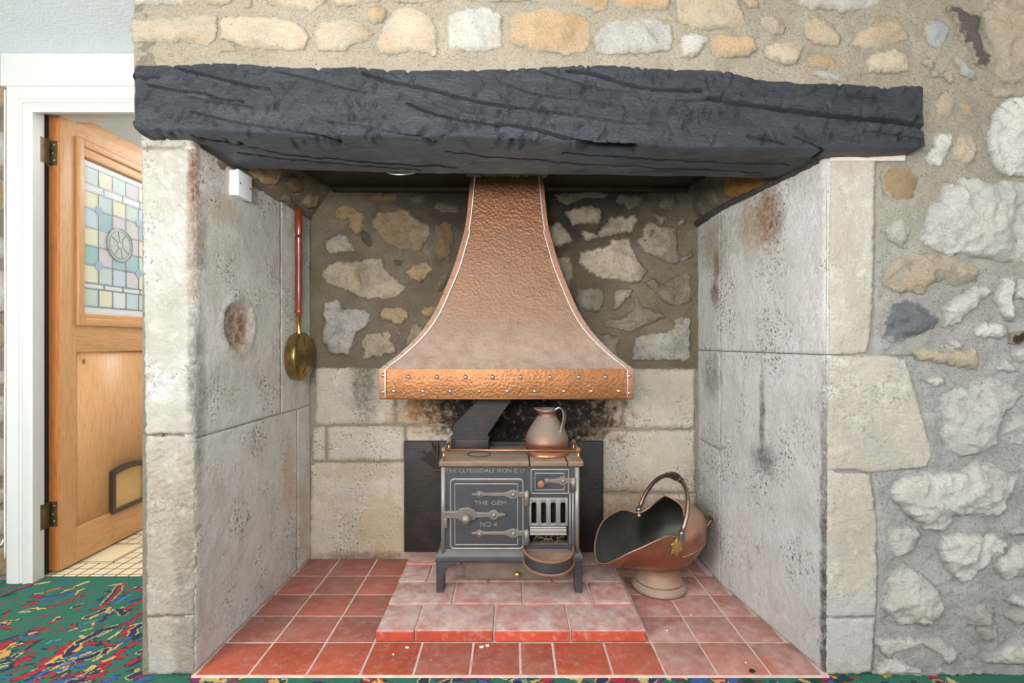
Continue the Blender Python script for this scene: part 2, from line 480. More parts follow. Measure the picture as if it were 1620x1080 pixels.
def thing(name, loc, label, cat, group=None, kind=None):
    o = bpy.data.objects.new(name, None)
    o.empty_display_size = 0.05
    o.location = loc
    COL.objects.link(o)
    return tag(o, label, cat, group, kind)


def link(name, me, origin, parent=None, color=None):
    o = bpy.data.objects.new(name, me)
    COL.objects.link(o)
    o.location = Vector(origin)
    if parent is not None:
        o.parent = parent
        o.location = Vector(origin) - wloc(parent)
    if color is not None:
        o.color = color
    return o


def mk(name, verts, faces, mat, parent=None, smooth=True, color=None, origin=None, sharp=None):
    V = np.asarray(verts, dtype=float)
    if origin is None:
        origin = (V.min(0) + V.max(0)) / 2
    origin = np.asarray(origin, dtype=float)
    me = bpy.data.meshes.new(name)
    me.from_pydata((V - origin).tolist(), [], [tuple(int(i) for i in f) for f in faces])
    me.materials.append(M[mat] if isinstance(mat, str) else mat)
    if smooth:
        me.polygons.foreach_set('use_smooth', [True] * len(me.polygons))
        if sharp:
            me.set_sharp_from_angle(angle=math.radians(sharp))
    me.update()
    return link(name, me, origin, parent, color)


class MB:
    """collects pieces of one mesh"""
    def __init__(s):
        s.v, s.f = [], []

    def add(s, v, f):
        k = len(s.v)
        s.v += [tuple(p) for p in v]
        s.f += [tuple(i + k for i in q) for q in f]
        return s

    def build(s, name, mat, parent=None, smooth=True, sharp=40, **kw):
        return mk(name, s.v, s.f, mat, parent, smooth, sharp=sharp, **kw)


def box(x0, x1, y0, y1, z0, z1, bev=0.0, seg=2):
    bm = bmesh.new()
    bmesh.ops.create_cube(bm, size=1.0)
    for v in bm.verts:
        v.co = Vector(((x0 + x1) / 2 + v.co.x * (x1 - x0), (y0 + y1) / 2 + v.co.y * (y1 - y0), (z0 + z1) / 2 + v.co.z * (z1 - z0)))
    if bev:
        bmesh.ops.bevel(bm, geom=list(bm.edges), offset=bev, segments=seg, affect='EDGES', profile=0.6)
    bm.verts.index_update()
    r = [tuple(v.co) for v in bm.verts], [tuple(v.index for v in f.verts) for f in bm.faces]
    bm.free()
    return r


def prism(outline, fn, d0, d1, bev=0.0):
    """outline of 2D points; fn(a,b,d) -> 3D; extruded d0 (back) .. d1 (front), front edge bevelled"""
    n = len(outline)
    P = np.array(outline, dtype=float)
    ar = 0.5 * np.sum(P[:, 0] * np.roll(P[:, 1], -1) - np.roll(P[:, 0], -1) * P[:, 1])
    if ar < 0:
        P = P[::-1]
    rings = [(P, d0)]
    if bev:
        e = np.roll(P, -1, 0) - np.roll(P, 1, 0)
        nr = np.stack([-e[:, 1], e[:, 0]], 1)
        nr /= np.maximum(np.linalg.norm(nr, axis=1, keepdims=True), 1e-9)
        s = 1 if d1 > d0 else -1
        rings += [(P, d1 - s * bev), (P + nr * bev, d1)]
    else:
        rings += [(P, d1)]
    v, f = [], []
    for Q, d in rings:
        v += [fn(a, b, d) for a, b in Q]
    for r in range(len(rings) - 1):
        for i in range(n):
            j = (i + 1) % n
            f.append((r * n + i, r * n + j, (r + 1) * n + j, (r + 1) * n + i))
    f.append(tuple(range((len(rings) - 1) * n, len(rings) * n)))
    f.append(tuple(range(n - 1, -1, -1)))
    return v, f


def tube(path, rad, seg=10, closed=False, cap=True):
    P = [Vector(p) for p in path]
    n = len(P)
    R = rad if isinstance(rad, (list, tuple, np.ndarray)) else [rad] * n
    T = []
    for i in range(n):
        a = P[(i - 1) % n] if (closed or i > 0) else P[i]
        b = P[(i + 1) % n] if (closed or i < n - 1) else P[i]
        T.append((b - a).normalized())
    u = T[0].orthogonal().normalized()
    v, f = [], []
    for i in range(n):
        u = (u - T[i] * u.dot(T[i])).normalized()
        w = T[i].cross(u)
        for k in range(seg):
            a = 2 * math.pi * k / seg
            v.append(P[i] + (u * math.cos(a) + w * math.sin(a)) * R[i])
    m = n if closed else n - 1
    for i in range(m):
        j = (i + 1) % n
        for k in range(seg):
            l = (k + 1) % seg
            f.append((i * seg + k, i * seg + l, j * seg + l, j * seg + k))
    if cap and not closed:
        f.append(tuple(range(seg - 1, -1, -1)))
        f.append(tuple(range((n - 1) * seg, n * seg)))
    return v, f


def lathe(profile, center, seg=40, axis='z'):
    """profile of (r, h)"""
    v, f = [], []
    cx, cy, cz = center
    for r, h in profile:
        for k in range(seg):
            a = 2 * math.pi * k / seg
            if axis == 'z':
                v.append((cx + r * math.cos(a), cy + r * math.sin(a), cz + h))
            elif axis == 'x':
                v.append((cx + h, cy + r * math.cos(a), cz + r * math.sin(a)))
            else:  # toward the viewer, -y
                v.append((cx + r * math.cos(a), cy - h, cz + r * math.sin(a)))
    for i in range(len(profile) - 1):
        for k in range(seg):
            l = (k + 1) % seg
            f.append((i * seg + k, i * seg + l, (i + 1) * seg + l, (i + 1) * seg + k))
    if profile[0][0] > 1e-6:
        f.append(tuple(range(seg - 1, -1, -1)))
    if profile[-1][0] > 1e-6:
        f.append(tuple(range((len(profile) - 1) * seg, len(profile) * seg)))
    return v, f


def spline(pts, n):
    """Catmull-Rom through pts, n samples"""
    P = [np.array(p, dtype=float) for p in pts]
    P = [2 * P[0] - P[1]] + P + [2 * P[-1] - P[-2]]
    k = len(P) - 3
    out = []
    for i in range(n):
        t = i / (n - 1) * k
        j = min(int(t), k - 1)
        t -= j
        a, b, c, d = P[j:j + 4]
        out.append(0.5 * (2 * b + (c - a) * t + (2 * a - 5 * b + 4 * c - d) * t * t + (3 * b - a - 3 * c + d) * t ** 3))
    return out


def rrect(x0, x1, z0, z1, r, n=5):
    o = []
    for cx, cz, a0 in ((x1 - r, z1 - r, 0), (x0 + r, z1 - r, 90), (x0 + r, z0 + r, 180), (x1 - r, z0 + r, 270)):
        for i in range(n + 1):
            a = math.radians(a0 + 90 * i / n)
            o.append((cx + r * math.cos(a), cz + r * math.sin(a)))
    return o


def px(u, v, y):
    """pixel of the photograph -> point (x, z) on the vertical plane at distance y"""
    return (u - 810.0) * y / F, CH - (v - 540.0) * y / F


# ------------------------------------------------------------------ stone pieces
def plane_frame(o, ea, en):
    return Vector(o), Vector(ea).normalized(), Vector((0, 0, 1)), Vector(en).normalized()


YF = 1.485      # face of the chimney breast
YB = 2.27       # back of the recess
YD = 2.07       # wall with the doorway
FR_FRONT = plane_frame((0, YF, 0), (1, 0, 0), (0, -1, 0))
FR_BACK = plane_frame((0, YB, 0), (1, 0, 0), (0, -1, 0))
FR_DOOR = plane_frame((0, YD, 0), (1, 0, 0), (0, -1, 0))
FR_LEFT = plane_frame((-0.932, YF, 0), (0.025, 0.785, 0), (1, -0.03, 0))
FR_RIGHT = plane_frame((0.919, YF, 0), (-0.083, 0.545, 0), (-1, -0.152, 0))
FR_RIGHT_REAR = plane_frame((0.836, 2.03, 0), (0, 1, 0), (-1, 0, 0))


def inside_dist(P, poly):
    """for points P: (inside mask, distance to outline)"""
    A = poly
    B = np.roll(poly, -1, 0)
    x, y = P[:, 0][:, None], P[:, 1][:, None]
    c = ((A[:, 1] > y) != (B[:, 1] > y)) & (x < (B[:, 0] - A[:, 0]) * (y - A[:, 1]) / (B[:, 1] - A[:, 1] + 1e-12) + A[:, 0])
    ins = c.sum(1) % 2 == 1
    d = B - A
    t = ((x - A[:, 0]) * d[:, 0] + (y - A[:, 1]) * d[:, 1]) / (np.sum(d * d, 1) + 1e-12)
    t = np.clip(t, 0, 1)
    dist = np.sqrt((x - A[:, 0] - t * d[:, 0]) ** 2 + (y - A[:, 1] - t * d[:, 1]) ** 2).min(1)
    return ins, dist


def stone(poly, frame, depth=0.014, edge=0.012, rough=0.006, s=0.010, jit=0.25, mat='stone', color=(1, 1, 1, 1), parent=None, name='stone',
          freq=22.0, dents=(), smooth_edge=1, skirt=0.03, ridge=0.5, facets=0, ragged=1.0, cuts=()):
    O, ea, eb, en = frame
    P = np.array(poly, dtype=float)
    Q = []
    n = len(P)
    for i in range(n):
        a, b = P[i], P[(i + 1) % n]
        k = max(1, int(round(np.linalg.norm(b - a) / s)))
        for j in range(k):
            Q.append(a + (b - a) * j / k)
    Q = np.array(Q)
    for _ in range(smooth_edge):
        Q = Q * 0.5 + (np.roll(Q, 1, 0) + np.roll(Q, -1, 0)) * 0.25
    seed = Vector((random.uniform(0, 50), random.uniform(0, 50), random.uniform(0, 50)))
    if jit:
        for i in range(len(Q)):
            w = Vector((Q[i][0], Q[i][1], 0)) * 60 + seed
            w2 = w * 2.6
            Q[i][0] += (noise.noise(w) + .7 * ragged * noise.noise(w2)) * 0.009 * jit * 2
            Q[i][1] += (noise.noise(w + Vector((7, 3, 1))) + .7 * ragged * noise.noise(w2 + Vector((2, 8, 4)))) * 0.009 * jit * 2
    lo, hi = Q.min(0), Q.max(0)
    xs = np.arange(lo[0], hi[0], s)
    ys = np.arange(lo[1], hi[1], s * 0.87)
    G = np.array([(x + (s * 0.5 if r % 2 else 0) + random.uniform(-.18, .18) * s, y + random.uniform(-.18, .18) * s) for r, y in enumerate(ys) for x in xs] or [(0, 0)])
    ins, dist = inside_dist(G, Q)
    G = G[ins & (dist > 0.6 * s)]
    allp = np.concatenate([Q, G]) if len(G) else Q
    nq = len(Q)
    r = geometry.delaunay_2d_cdt([Vector(p) for p in allp], [], [list(range(nq))], 1, 1e-7)
    V2, F2 = r[0], r[2]
    V2 = np.array([tuple(v) for v in V2])
    _, dist = inside_dist(V2, Q)
    H = depth * (1 - np.exp(-dist / max(edge, 1e-5)))
    on_edge = dist < 1e-5
    cen, ext = Q.mean(0), (hi - lo).max() / 2
    for _ in range(facets):
        an = random.uniform(0, 2 * math.pi)
        nd = np.array([math.cos(an), math.sin(an)])
        proj = (V2 - cen) @ nd
        r0 = random.uniform(0.0, 0.6) * ((Q - cen) @ nd).max()
        tl = random.uniform(0.25, 0.7)
        H = np.minimum(H, np.maximum(depth - (proj - r0) * tl, 0.15 * depth + 0 * H))
    for i, p in enumerate(V2):
        w = Vector((p[0], p[1], 0)) * freq + seed
        q = noise.noise(w) * 0.6 + noise.noise(w * 2.3) * 0.45 + noise.noise(w * 5.1) * 0.3 + noise.noise(w * 9.7) * 0.16
        rd = (1 - abs(noise.noise(w * 0.8 + Vector((9, 2, 5))))) ** 2 - 0.5
        k = rough * (q + rd * ridge)
        if on_edge[i]:
            k *= 0.4
        H[i] += k
        for (da, db, ra, rb, dd) in dents:
            e = math.hypot((p[0] - da) / ra, (p[1] - db) / rb) + 0.12 * noise.noise(w * 1.5)
            if e < 1.0:
                H[i] -= dd * min(1.0, (1.0 - e) / 0.25) * (1 + 0.5 * noise.noise(w * 4))
            elif e < 1.35:
                H[i] += dd * 0.25 * (1.35 - e) / 0.35
    for (a0, b0, a1, b1, w, dd) in cuts:
        A_, e = np.array([a0, b0]), np.array([a1 - a0, b1 - b0])
        tt = np.clip(((V2 - A_) @ e) / (e @ e), 0, 1)
        dc = np.linalg.norm(V2 - A_ - tt[:, None] * e, axis=1)
        H -= dd * np.clip(1 - dc / w, 0, 1) - 0.5 * dd * np.clip(1 - abs(dc - 1.6 * w) / w, 0, 1)
    verts = [O + ea * p[0] + eb * p[1] + en * h for p, h in zip(V2, H)]
    flip = ea.cross(eb).dot(en) < 0
    faces = [tuple(f) for f in F2]
    # skirt down into the bed
    from collections import Counter
    cnt = Counter()
    for f in faces:
        for i in range(len(f)):
            cnt[(f[i], f[(i + 1) % len(f)])] += 1
    rim = {}
    for (a, b) in list(cnt):
        if (b, a) not in cnt:
            for k in (a, b):
                if k not in rim:
                    rim[k] = len(verts)
                    p = V2[k]
                    verts.append(O + ea * p[0] + eb * p[1] - en * skirt)
            faces.append((b, a, rim[a], rim[b]))
    if flip:
        faces = [f[::-1] for f in faces]
    o = mk(name, [tuple(v) for v in verts], faces, mat, parent, True, color)
    at = o.data.attributes.new('core', 'FLOAT', 'POINT')
    cv = np.zeros(len(verts))
    cv[:len(V2)] = np.clip(dist / 0.016, 0, 1)
    at.data.foreach_set('value', cv)
    return o


def sheet(frame, a0, a1, b0, b1, step, mat, name, keep=None, amp=0.004, freq=14.0, base=-0.004, parent=None, extra=None):
    """bedded mortar surface with real unevenness; keep(a,b) says which cells exist"""
    O, ea, eb, en = frame
    na, nb = int((a1 - a0) / step) + 1, int((b1 - b0) / step) + 1
    A, B = np.linspace(a0, a1, na + 1), np.linspace(b0, b1, nb + 1)
    idx = -np.ones((na + 1, nb + 1), dtype=int)
    verts, faces = [], []

    def vid(i, j):
        if idx[i, j] < 0:
            a, b = A[i], B[j]
            w = Vector((a * freq, b * freq, O.y * 3 + O.x))
            h = base + amp * (noise.noise(w) + 0.5 * noise.noise(w * 2.7) + 0.3 * noise.noise(w * 7.0))
            if extra:
                h += extra(a, b)
            verts.append(tuple(O + ea * a + eb * b + en * h))
            idx[i, j] = len(verts) - 1
        return idx[i, j]
    flip = ea.cross(eb).dot(en) < 0
    for i in range(na):
        for j in range(nb):
            if keep is None or keep((A[i] + A[i + 1]) / 2, (B[j] + B[j + 1]) / 2):
                q = (vid(i, j), vid(i + 1, j), vid(i + 1, j + 1), vid(i, j + 1))
                faces.append(q[::-1] if flip else q)
    return mk(name, verts, faces, mat, parent, True, origin=(0, 0, 0))


# ------------------------------------------------------------------ SETTING
# --- chimney breast face
def keep_front(a, b):
    if b < 1.60 and -0.934 < a < 0.921:
        return False
    w = 0.006 * noise.noise(Vector((b * 25, 3, 1)))
    left = (-1.112 if b > 1.62 else -1.074 - 0.014 * b) + w
    return a > left


wall_front = sheet(FR_FRONT, -1.13, 2.3, 0.0, 2.15, 0.0085, 'mortar_front', 'wall_front', keep_front,
                   amp=0.0055, extra=lambda a, b: 0.003 * noise.noise(Vector((a * 60, b * 60, 2))) + ((0.010 * noise.noise(Vector((a * 7, b * 7, 2))) + 0.0045 * noise.noise(Vector((a * 35, b * 50, 2)))) if a > 0.93 else 0.0) - (0.010 if a < 1.075 and b < 1.53 or (a < 1.23 and .595 < b < .94) else 0.0))
tag(wall_front, 'rough limestone rubble face of the chimney breast around the fireplace opening', 'wall', kind='structure')

CROPS = {'T1': (0, 0, 3), 'T2': (540, 0, 3), 'T3': (1080, 0, 3), 'C5': (1350, 130, 4), 'C6': (1350, 400, 4), 'C7': (1350, 670, 5.144),
         'C8': (1350, 870, 5.144), 'P': (0, 0, 1), 'B1': (380, 260, 4.5), 'B2': (480, 420, 6), 'B3': (850, 260, 4.5), 'B4': (860, 420, 6)}
COLS = {'w': (216, 210, 201), 'c': (214, 195, 170), 'o': (212, 180, 142), 'g': (196, 199, 198), 'b': (186, 160, 126), 'd': (108, 94, 90), 'k': (136, 136, 140),
        'x': (70, 50, 38), 'h': (206, 200, 190), 'p': (214, 196, 172)}


def parse(crop, txt):
    ox, oy, sc = CROPS[crop]
    out = []
    for t in txt.split():
        a, b = t.split(',')
        out.append((ox + float(a) / sc, oy + float(b) / sc))
    return out


def jc(k, amp=0.05):
    r, g, b = COLS[k] if isinstance(k, str) else k
    f = 1 + random.uniform(-amp, amp)
    return C(min(255, r * f), min(255, g * f), min(255, b * f))


FRONT = [
    ('T1', 'w', '620,-60 870,-60 870,20 780,25 640,20', 1), ('T1', 'c', '930,-60 1090,-60 1095,10 1060,25 1000,15 935,10', 1), ('T1', 'c', '1160,-20 1195,-20 1185,25 1165,30', 1),
    ('T1', 'c', '1260,-60 1540,-60 1535,20 1480,45 1400,45 1300,25 1265,10', 1), ('T1', 'c', '1570,-60 1800,-60 1800,5 1640,30 1580,20', 1),
    ('T2', 'c', '210,-60 480,-60 480,5 260,10', 1), ('T2', 'g', '560,-60 900,-60 900,2 600,4', 1), ('T2', 'o', '1080,-60 1280,-60 1260,50 1200,50 1100,15', 1), ('T2', 'o', '1292,-60 1560,-60 1560,45 1440,45 1300,35', 1),
    ('T1', 'c', '625,85 700,95 780,80 880,85 960,65 1020,75 1030,110 1025,190 980,215 900,215 860,190 800,205 700,200 630,195 618,150', 1),
    ('T1', 'c', '1040,85 1060,75 1180,75 1320,80 1390,95 1440,130 1462,180 1440,230 1380,242 1280,235 1180,228 1090,195 1040,180', 1),
    ('T1', 'c', '1040,225 1070,210 1110,212 1122,230 1100,245 1050,248', 1),
    ('T2', 'c', '-130,150 -110,110 -60,95 40,88 85,100 110,125 145,150 130,195 70,205 10,240 -60,245 -110,235 -130,195', 1),
    ('T2', 'o', '120,50 150,30 200,35 215,65 185,110 150,118 110,95', 1),
    ('T2', 'c', '280,30 330,38 390,60 430,80 450,120 452,260 400,255 330,240 250,258 180,245 168,195 190,160 210,100 250,50', 1),
    ('T2', 'w', '505,75 540,50 600,35 690,35 745,55 760,120 765,220 720,235 650,245 600,245 530,240 498,200', 1),
    ('T2', 'o', '800,70 850,55 930,45 990,30 1060,60 1150,75 1185,120 1180,180 1170,245 1120,245 1070,265 1030,245 960,245 880,235 830,220 800,190', 1),
    ('T2', 'w', '1200,190 1240,120 1290,95 1350,90 1420,80 1500,90 1555,115 1578,180 1560,235 1480,250 1380,255 1270,258 1210,240', 1),
    ('T3', 'c', '-30,-60 250,-60 280,60 305,120 230,135 130,140 40,138 -20,95 -35,30', 1), ('T3', 'o', '265,-20 360,-20 365,40 320,30', 1),
    ('T3', 'w', '560,-30 940,-30 935,30 860,45 760,55 680,40 600,45 540,20', 1), ('T3', 'c', '380,80 420,70 470,95 490,130 470,155 420,160 385,130', 1),
    ('T3', 'w', '-10,175 50,155 120,165 125,190 100,240 50,270 0,270 -15,230', 1), ('T3', 'o', '140,190 180,170 270,165 345,180 350,230 320,265 230,275 160,275 135,235', 1),
    ('T3', 'c', '390,225 440,195 510,200 560,215 572,245 545,300 510,310 450,300 395,265', 1), ('T3', 'c', '575,110 620,85 680,95 725,130 755,180 730,220 690,220 620,200 585,170', 1),
    ('T3', 'c', '800,215 830,160 880,125 960,95 1020,85 1050,130 1075,170 1010,205 930,225 860,230', 1), ('T3', 'o', '590,275 620,262 700,265 735,280 725,325 660,330 600,315', 1),
    ('T3', 'o', '745,325 750,275 790,285 820,330', 1), ('T3', 'c', '870,290 920,245 1000,235 1050,250 1080,290 1070,340 960,345 890,345', 1),
    ('T3', 'g', '620,340 780,340 790,385 720,385 630,360', .3), ('T3', 'g', '1155,115 1200,90 1250,110 1260,160 1240,200 1210,230 1165,200 1150,160', 1),
    ('T3', 'c', '1135,300 1170,275 1200,300 1180,320 1150,310', 1), ('T3', 'c', '1245,335 1280,350 1275,390 1255,390', 1), ('T3', 'g', '1285,275 1310,270 1360,310 1395,370 1380,380 1330,350', 1),
    ('T3', 'd', '1250,40 1280,20 1350,60 1420,80 1400,150 1440,240 1480,260 1440,330 1400,310 1370,230 1320,190 1300,110', 1),
    ('T3', 'p', '1430,60 1500,-30 1720,-30 1720,380 1520,395 1490,350 1480,240 1440,160', 1.4), ('T3', 'g', '1180,330 1230,340 1240,365 1190,360', 1),
    ('C5', 'c', '545,95 590,50 610,75 635,130 620,210 560,240 515,235 505,160', 1), ('C5', 'w', '450,470 500,410 510,350 560,310 620,335 625,390 590,470 560,520 480,518', 1),
    ('C5', 'p', '620,440 660,350 720,325 760,370 785,420 770,490 720,530 650,500', 1), ('C5', 'o', '660,130 720,110 750,160 740,260 700,200 680,170', .6),
    ('C5', 'w', '870,240 910,160 960,110 1020,90 1200,80 1200,600 1000,590 930,570 890,520 860,420 850,330', 1.6), ('C5', 'c', '880,50 960,40 1200,40 1200,75 960,95 900,90', 1),
    ('C5', 'b', '170,600 200,540 260,520 340,540 400,590 420,640 390,690 390,750 300,750 230,740 190,680', .5),
    ('C5', 'w', '430,1010 450,900 470,790 550,730 560,640 600,630 620,660 690,600 780,605 870,650 960,620 1200,650 1200,1100 1080,1150 900,1130 760,1100 600,1090 500,1060', 2.2),
    ('C5', 'h', '200,930 260,880 330,870 360,940 340,1020 300,1035 230,990', 1),
    ('C6', 'p', '180,180 230,60 330,10 480,0 640,30 760,80 800,150 760,185 650,210 560,180 500,190 440,260 380,240 290,250 220,220', 1.6),
    ('C6', 'k', '170,450 200,370 260,310 340,290 420,320 490,370 530,410 510,470 430,510 350,545 250,565 190,530', 1.6),
    ('C6', 'w', '570,350 650,270 700,250 760,215 850,205 868,245 820,300 740,370 640,465 570,470 575,420', 1.7), ('C6', 'w', '895,280 940,160 1020,150 1015,300 1005,440 950,410 920,350', 1.6),
    ('C6', 'w', '1030,170 1200,130 1200,280 1020,295', 1.5), ('C6', 'w', '760,480 810,435 900,440 970,460 985,520 940,550 850,545 780,520', 1.6), ('C6', 'w', '590,570 620,540 680,570 700,600 640,610', 1),
    ('C6', 'w', '525,590 570,570 580,605', .8), ('C6', 'p', '375,620 440,600 540,620 690,610 780,590 795,700 790,750 700,730 600,700 500,690 420,670', 1.2),
    ('C6', 'x', '990,505 1200,495 1200,565 990,570', .6), ('C6', 'w', '1000,600 1200,590 1200,720 1040,690 1000,650', 1.4), ('C6', 'w', '890,740 950,660 1010,700 1050,750 980,760', 1.2), ('C6', 'w', '450,810 500,770 560,780 590,830 520,850', 1),
    ('C6', 'w', '560,900 680,840 720,830 800,780 900,790 1000,830 1060,890 1030,960 940,1020 915,1090 894,1197 801,1274 661,1286 591,1235 544,1165 560,1050 545,960', 2.2),
    ('C7', 'w', '1190,60 1300,-80 1520,-120 1520,100 1350,170 1270,170 1200,120', 1.7),
    ('C7', 'w', '305,540 330,490 440,410 560,390 720,380 860,380 1000,290 1100,310 1250,390 1330,440 1325,530 1260,570 1260,680 1200,740 1090,760 960,740 830,740 760,800 720,870 600,860 480,770 400,690 320,610', 2.4),
    ('C7', 'w', '1330,320 1520,260 1520,470 1370,420', 1.4), ('C7', 'w', '265,900 340,840 440,825 520,850 535,940 480,1030 400,1080 330,1090 270,1010', 1.8),
    ('C7', 'w', '690,1010 730,910 850,890 1000,880 1130,890 1255,970 1200,1060 1130,1130 1020,1190 980,1260 900,1320 800,1210 720,1120', 2),
    ('C7', 'w', '1260,1050 1300,970 1520,930 1520,1250 1300,1250 1230,1280 1150,1160 1200,1080', 1.8), ('C7', 'h', '1240,880 1340,830 1520,830 1520,900 1300,910', 1.2),
    ('C8', 'w', '280,220 330,180 400,110 460,130 560,200 670,290 690,350 720,470 690,540 610,610 500,590 400,620 330,560 230,470 270,370 290,290', 2.3),
    ('C8', 'h', '880,480 950,430 1050,440 1150,510 1170,590 1150,680 1100,750 1040,690 980,600 930,600 910,540', 1.6), ('C8', 'w', '1240,400 1320,360 1520,360 1520,450 1300,450', 1.3),
    ('C8', 'h', '1230,520 1300,480 1520,500 1520,620 1320,600', 1.3), ('C8', 'w', '150,690 250,720 450,700 560,720 700,700 800,780 870,850 780,930 700,850 560,760 480,800 330,830 300,890 200,800', 1.1),
    ('C8', 'w', '1150,830 1270,750 1520,780 1520,940 1250,930 1060,920', 1.5), ('C8', 'w', '170,1000 250,900 350,880 480,940 600,980 700,960 800,1000 950,1010 1100,1060 1100,1080 150,1080', 1.1),
]
for crop, col, txt, k in FRONT:
    pts = [px(u, v, YF) for u, v in parse(crop, txt)]
    pts = [(a, max(0.004, b)) for a, b in pts]
    big = k > 1.25
    stone(pts, FR_FRONT, depth=0.010 * k + 0.004, edge=0.011 if not big else 0.014, rough=0.0055 if not big else 0.0115, s=0.0066, jit=0.42, color=jc((240, 235, 225) if col == 'w' and pts[0][0] > 1.0 else col), parent=wall_front, freq=20 if not big else 26,
          mat='stone_white' if col in 'whk' and pts[0][0] > 1.0 else 'stone', ridge=0.5 if not big else 0.9, smooth_edge=0, facets=3 if not big else 4)

def scatter(frame, x0, x1, z0, z1, n, parent, lo, hi, cols, sp, mat):
    placed = []
    for _ in range(n * 30):
        if len(placed) >= n:
            break
        r = random.uniform(lo, hi)
        x, z = random.uniform(x0 + r, x1 - r), random.uniform(z0 + r, z1 - r)
        if any(abs(x - a) < (r + q) * 1.1 and abs(z - b_) < (r + q) * .72 for a, b_, q in placed):
            continue
        placed.append((x, z, r))
        m = random.randint(7, 10)
        pts = [(x + r * random.uniform(.8, 1.1) * math.cos(a), z + r * random.uniform(.5, .75) * math.sin(a)) for a in [2 * math.pi * (k + random.uniform(-.25, .25)) / m for k in range(m)]]
        stone(pts, frame, depth=0.02, edge=0.013, rough=0.009, s=sp, jit=0.42, color=jc(random.choice(cols)), parent=parent, freq=24, mat=mat, ridge=0.8, smooth_edge=0, facets=3)


scatter(FR_FRONT, 1.60, 2.28, 0.02, 2.12, 34, wall_front, .05, .15, 'wwwhc', .011, 'stone_white')

QUOIN = [('plaster_jamb_right', '1316,252 1385,250 1383,300 1382,400 1378,520 1372,556 1350,560 1312,560 1312,400'),
         ('plaster_jamb_right', '1311,564 1400,562 1432,568 1448,620 1462,672 1475,720 1465,738 1430,742 1400,745 1380,747 1350,742 1309,743'),
         ('plaster_jamb_right', '1309,747 1376,750 1382,790 1388,830 1386,870 1388,900 1385,974 1308,976'),
         ('plaster_jamb_right', '1308,979 1384,978 1382,1005 1380,1040 1378,1060 1360,1066 1308,1066'),
         ('plaster_jamb_left', '224,236 306,236 308,400 308,560 307,686 231,686 229,500 226,350'),
         ('plaster_jamb_left', '231,690 307,690 308,800 308,972 233,974'), ('plaster_jamb_left', '233,977 308,975 308,1066 235,1066'),
         ('plaster_jamb_left', '223,214 240,208 300,206 307,214 306,232 225,232')]
CUTS = []
for r in range(9):                       # diagonal tooling marks on the upper left jamb
    for k in range(3):
        u, v = 247 + 19 * k + random.uniform(-5, 5) + (r % 2) * 6, 262 + r * 25 + k * 7 + random.uniform(-6, 6)
        p_, q_ = px(u, v, YF), px(u + random.uniform(7, 11), v + random.uniform(16, 24), YF)
        CUTS.append((p_[0], p_[1], q_[0], q_[1], .0055, .0045))
for r in range(70):                      # finer picking lower down
    u, v = random.uniform(238, 302), random.uniform(700, 960)
    p_, q_ = px(u, v, YF), px(u + random.uniform(6, 14), v - random.uniform(2, 8), YF)
    CUTS.append((p_[0], p_[1], q_[0], q_[1], .005, .0022))
for m, txt in QUOIN:
    pts = [px(u, v, YF) for u, v in parse('P', txt)]
    stone(pts, FR_FRONT, depth=0.0035, edge=0.003, rough=0.0036, s=0.006, jit=0.2, smooth_edge=0, cuts=CUTS if m.endswith('left') else (), mat=m, parent=wall_front, name='quoin', freq=24)
mk('brick_slip', *box(px(1312, 0, YF)[0], px(1430, 0, YF)[0], YF - 0.008, YF + 0.03, 1.508, 1.529, 0.004), 'slip', wall_front)

# returns of the chimney breast (left flank) and of the front face depth
b = MB()
b.add(*box(-1.112, -1.05, YF + 0.004, YD + 0.02, 1.62, 2.144))
b.add(*box(-1.088, -1.03, YF + 0.004, YD + 0.02, 0, 1.62))
side = b.build('wall_flank', 'mortar_far', None, False)
tag(side, 'plain flank of the chimney breast running back beside the doorway', 'wall', kind='structure')

# --- recess: left side
wall_left = sheet(FR_LEFT, 0.0, 0.80, 0, 1.56, 0.02, 'mortar_joint', 'wall_left', amp=0.001, base=-0.0045, extra=lambda a, b: -0.045 if math.hypot(a - .228, b - 1.03) < .10 else 0.0)
tag(wall_left, 'limewashed left side of the fireplace recess with a round exposed patch', 'wall', kind='structure')
hole = (0.228, 1.03, 0.088, 0.086, 0.014)
for pts, dn in (([(0.001, .6955), (.5165, .696), (.5150, 1.54), (.25, 1.555), (.001, 1.56)], [hole]), ([(.519, .695), (.79, .694), (.79, 1.528), (.517, 1.54)], []),
                ([(0.001, .008), (.66, .008), (.660, .692), (0.001, .693)], []), ([(.664, .008), (.79, .008), (.79, .692), (.663, .692)], [])):
    stone(pts, FR_LEFT, depth=0.0012, edge=0.003, rough=0.003, s=0.010, jit=0.05, mat='plaster_left', parent=wall_left, name='block', freq=9, dents=dn, smooth_edge=0, ridge=0.3)

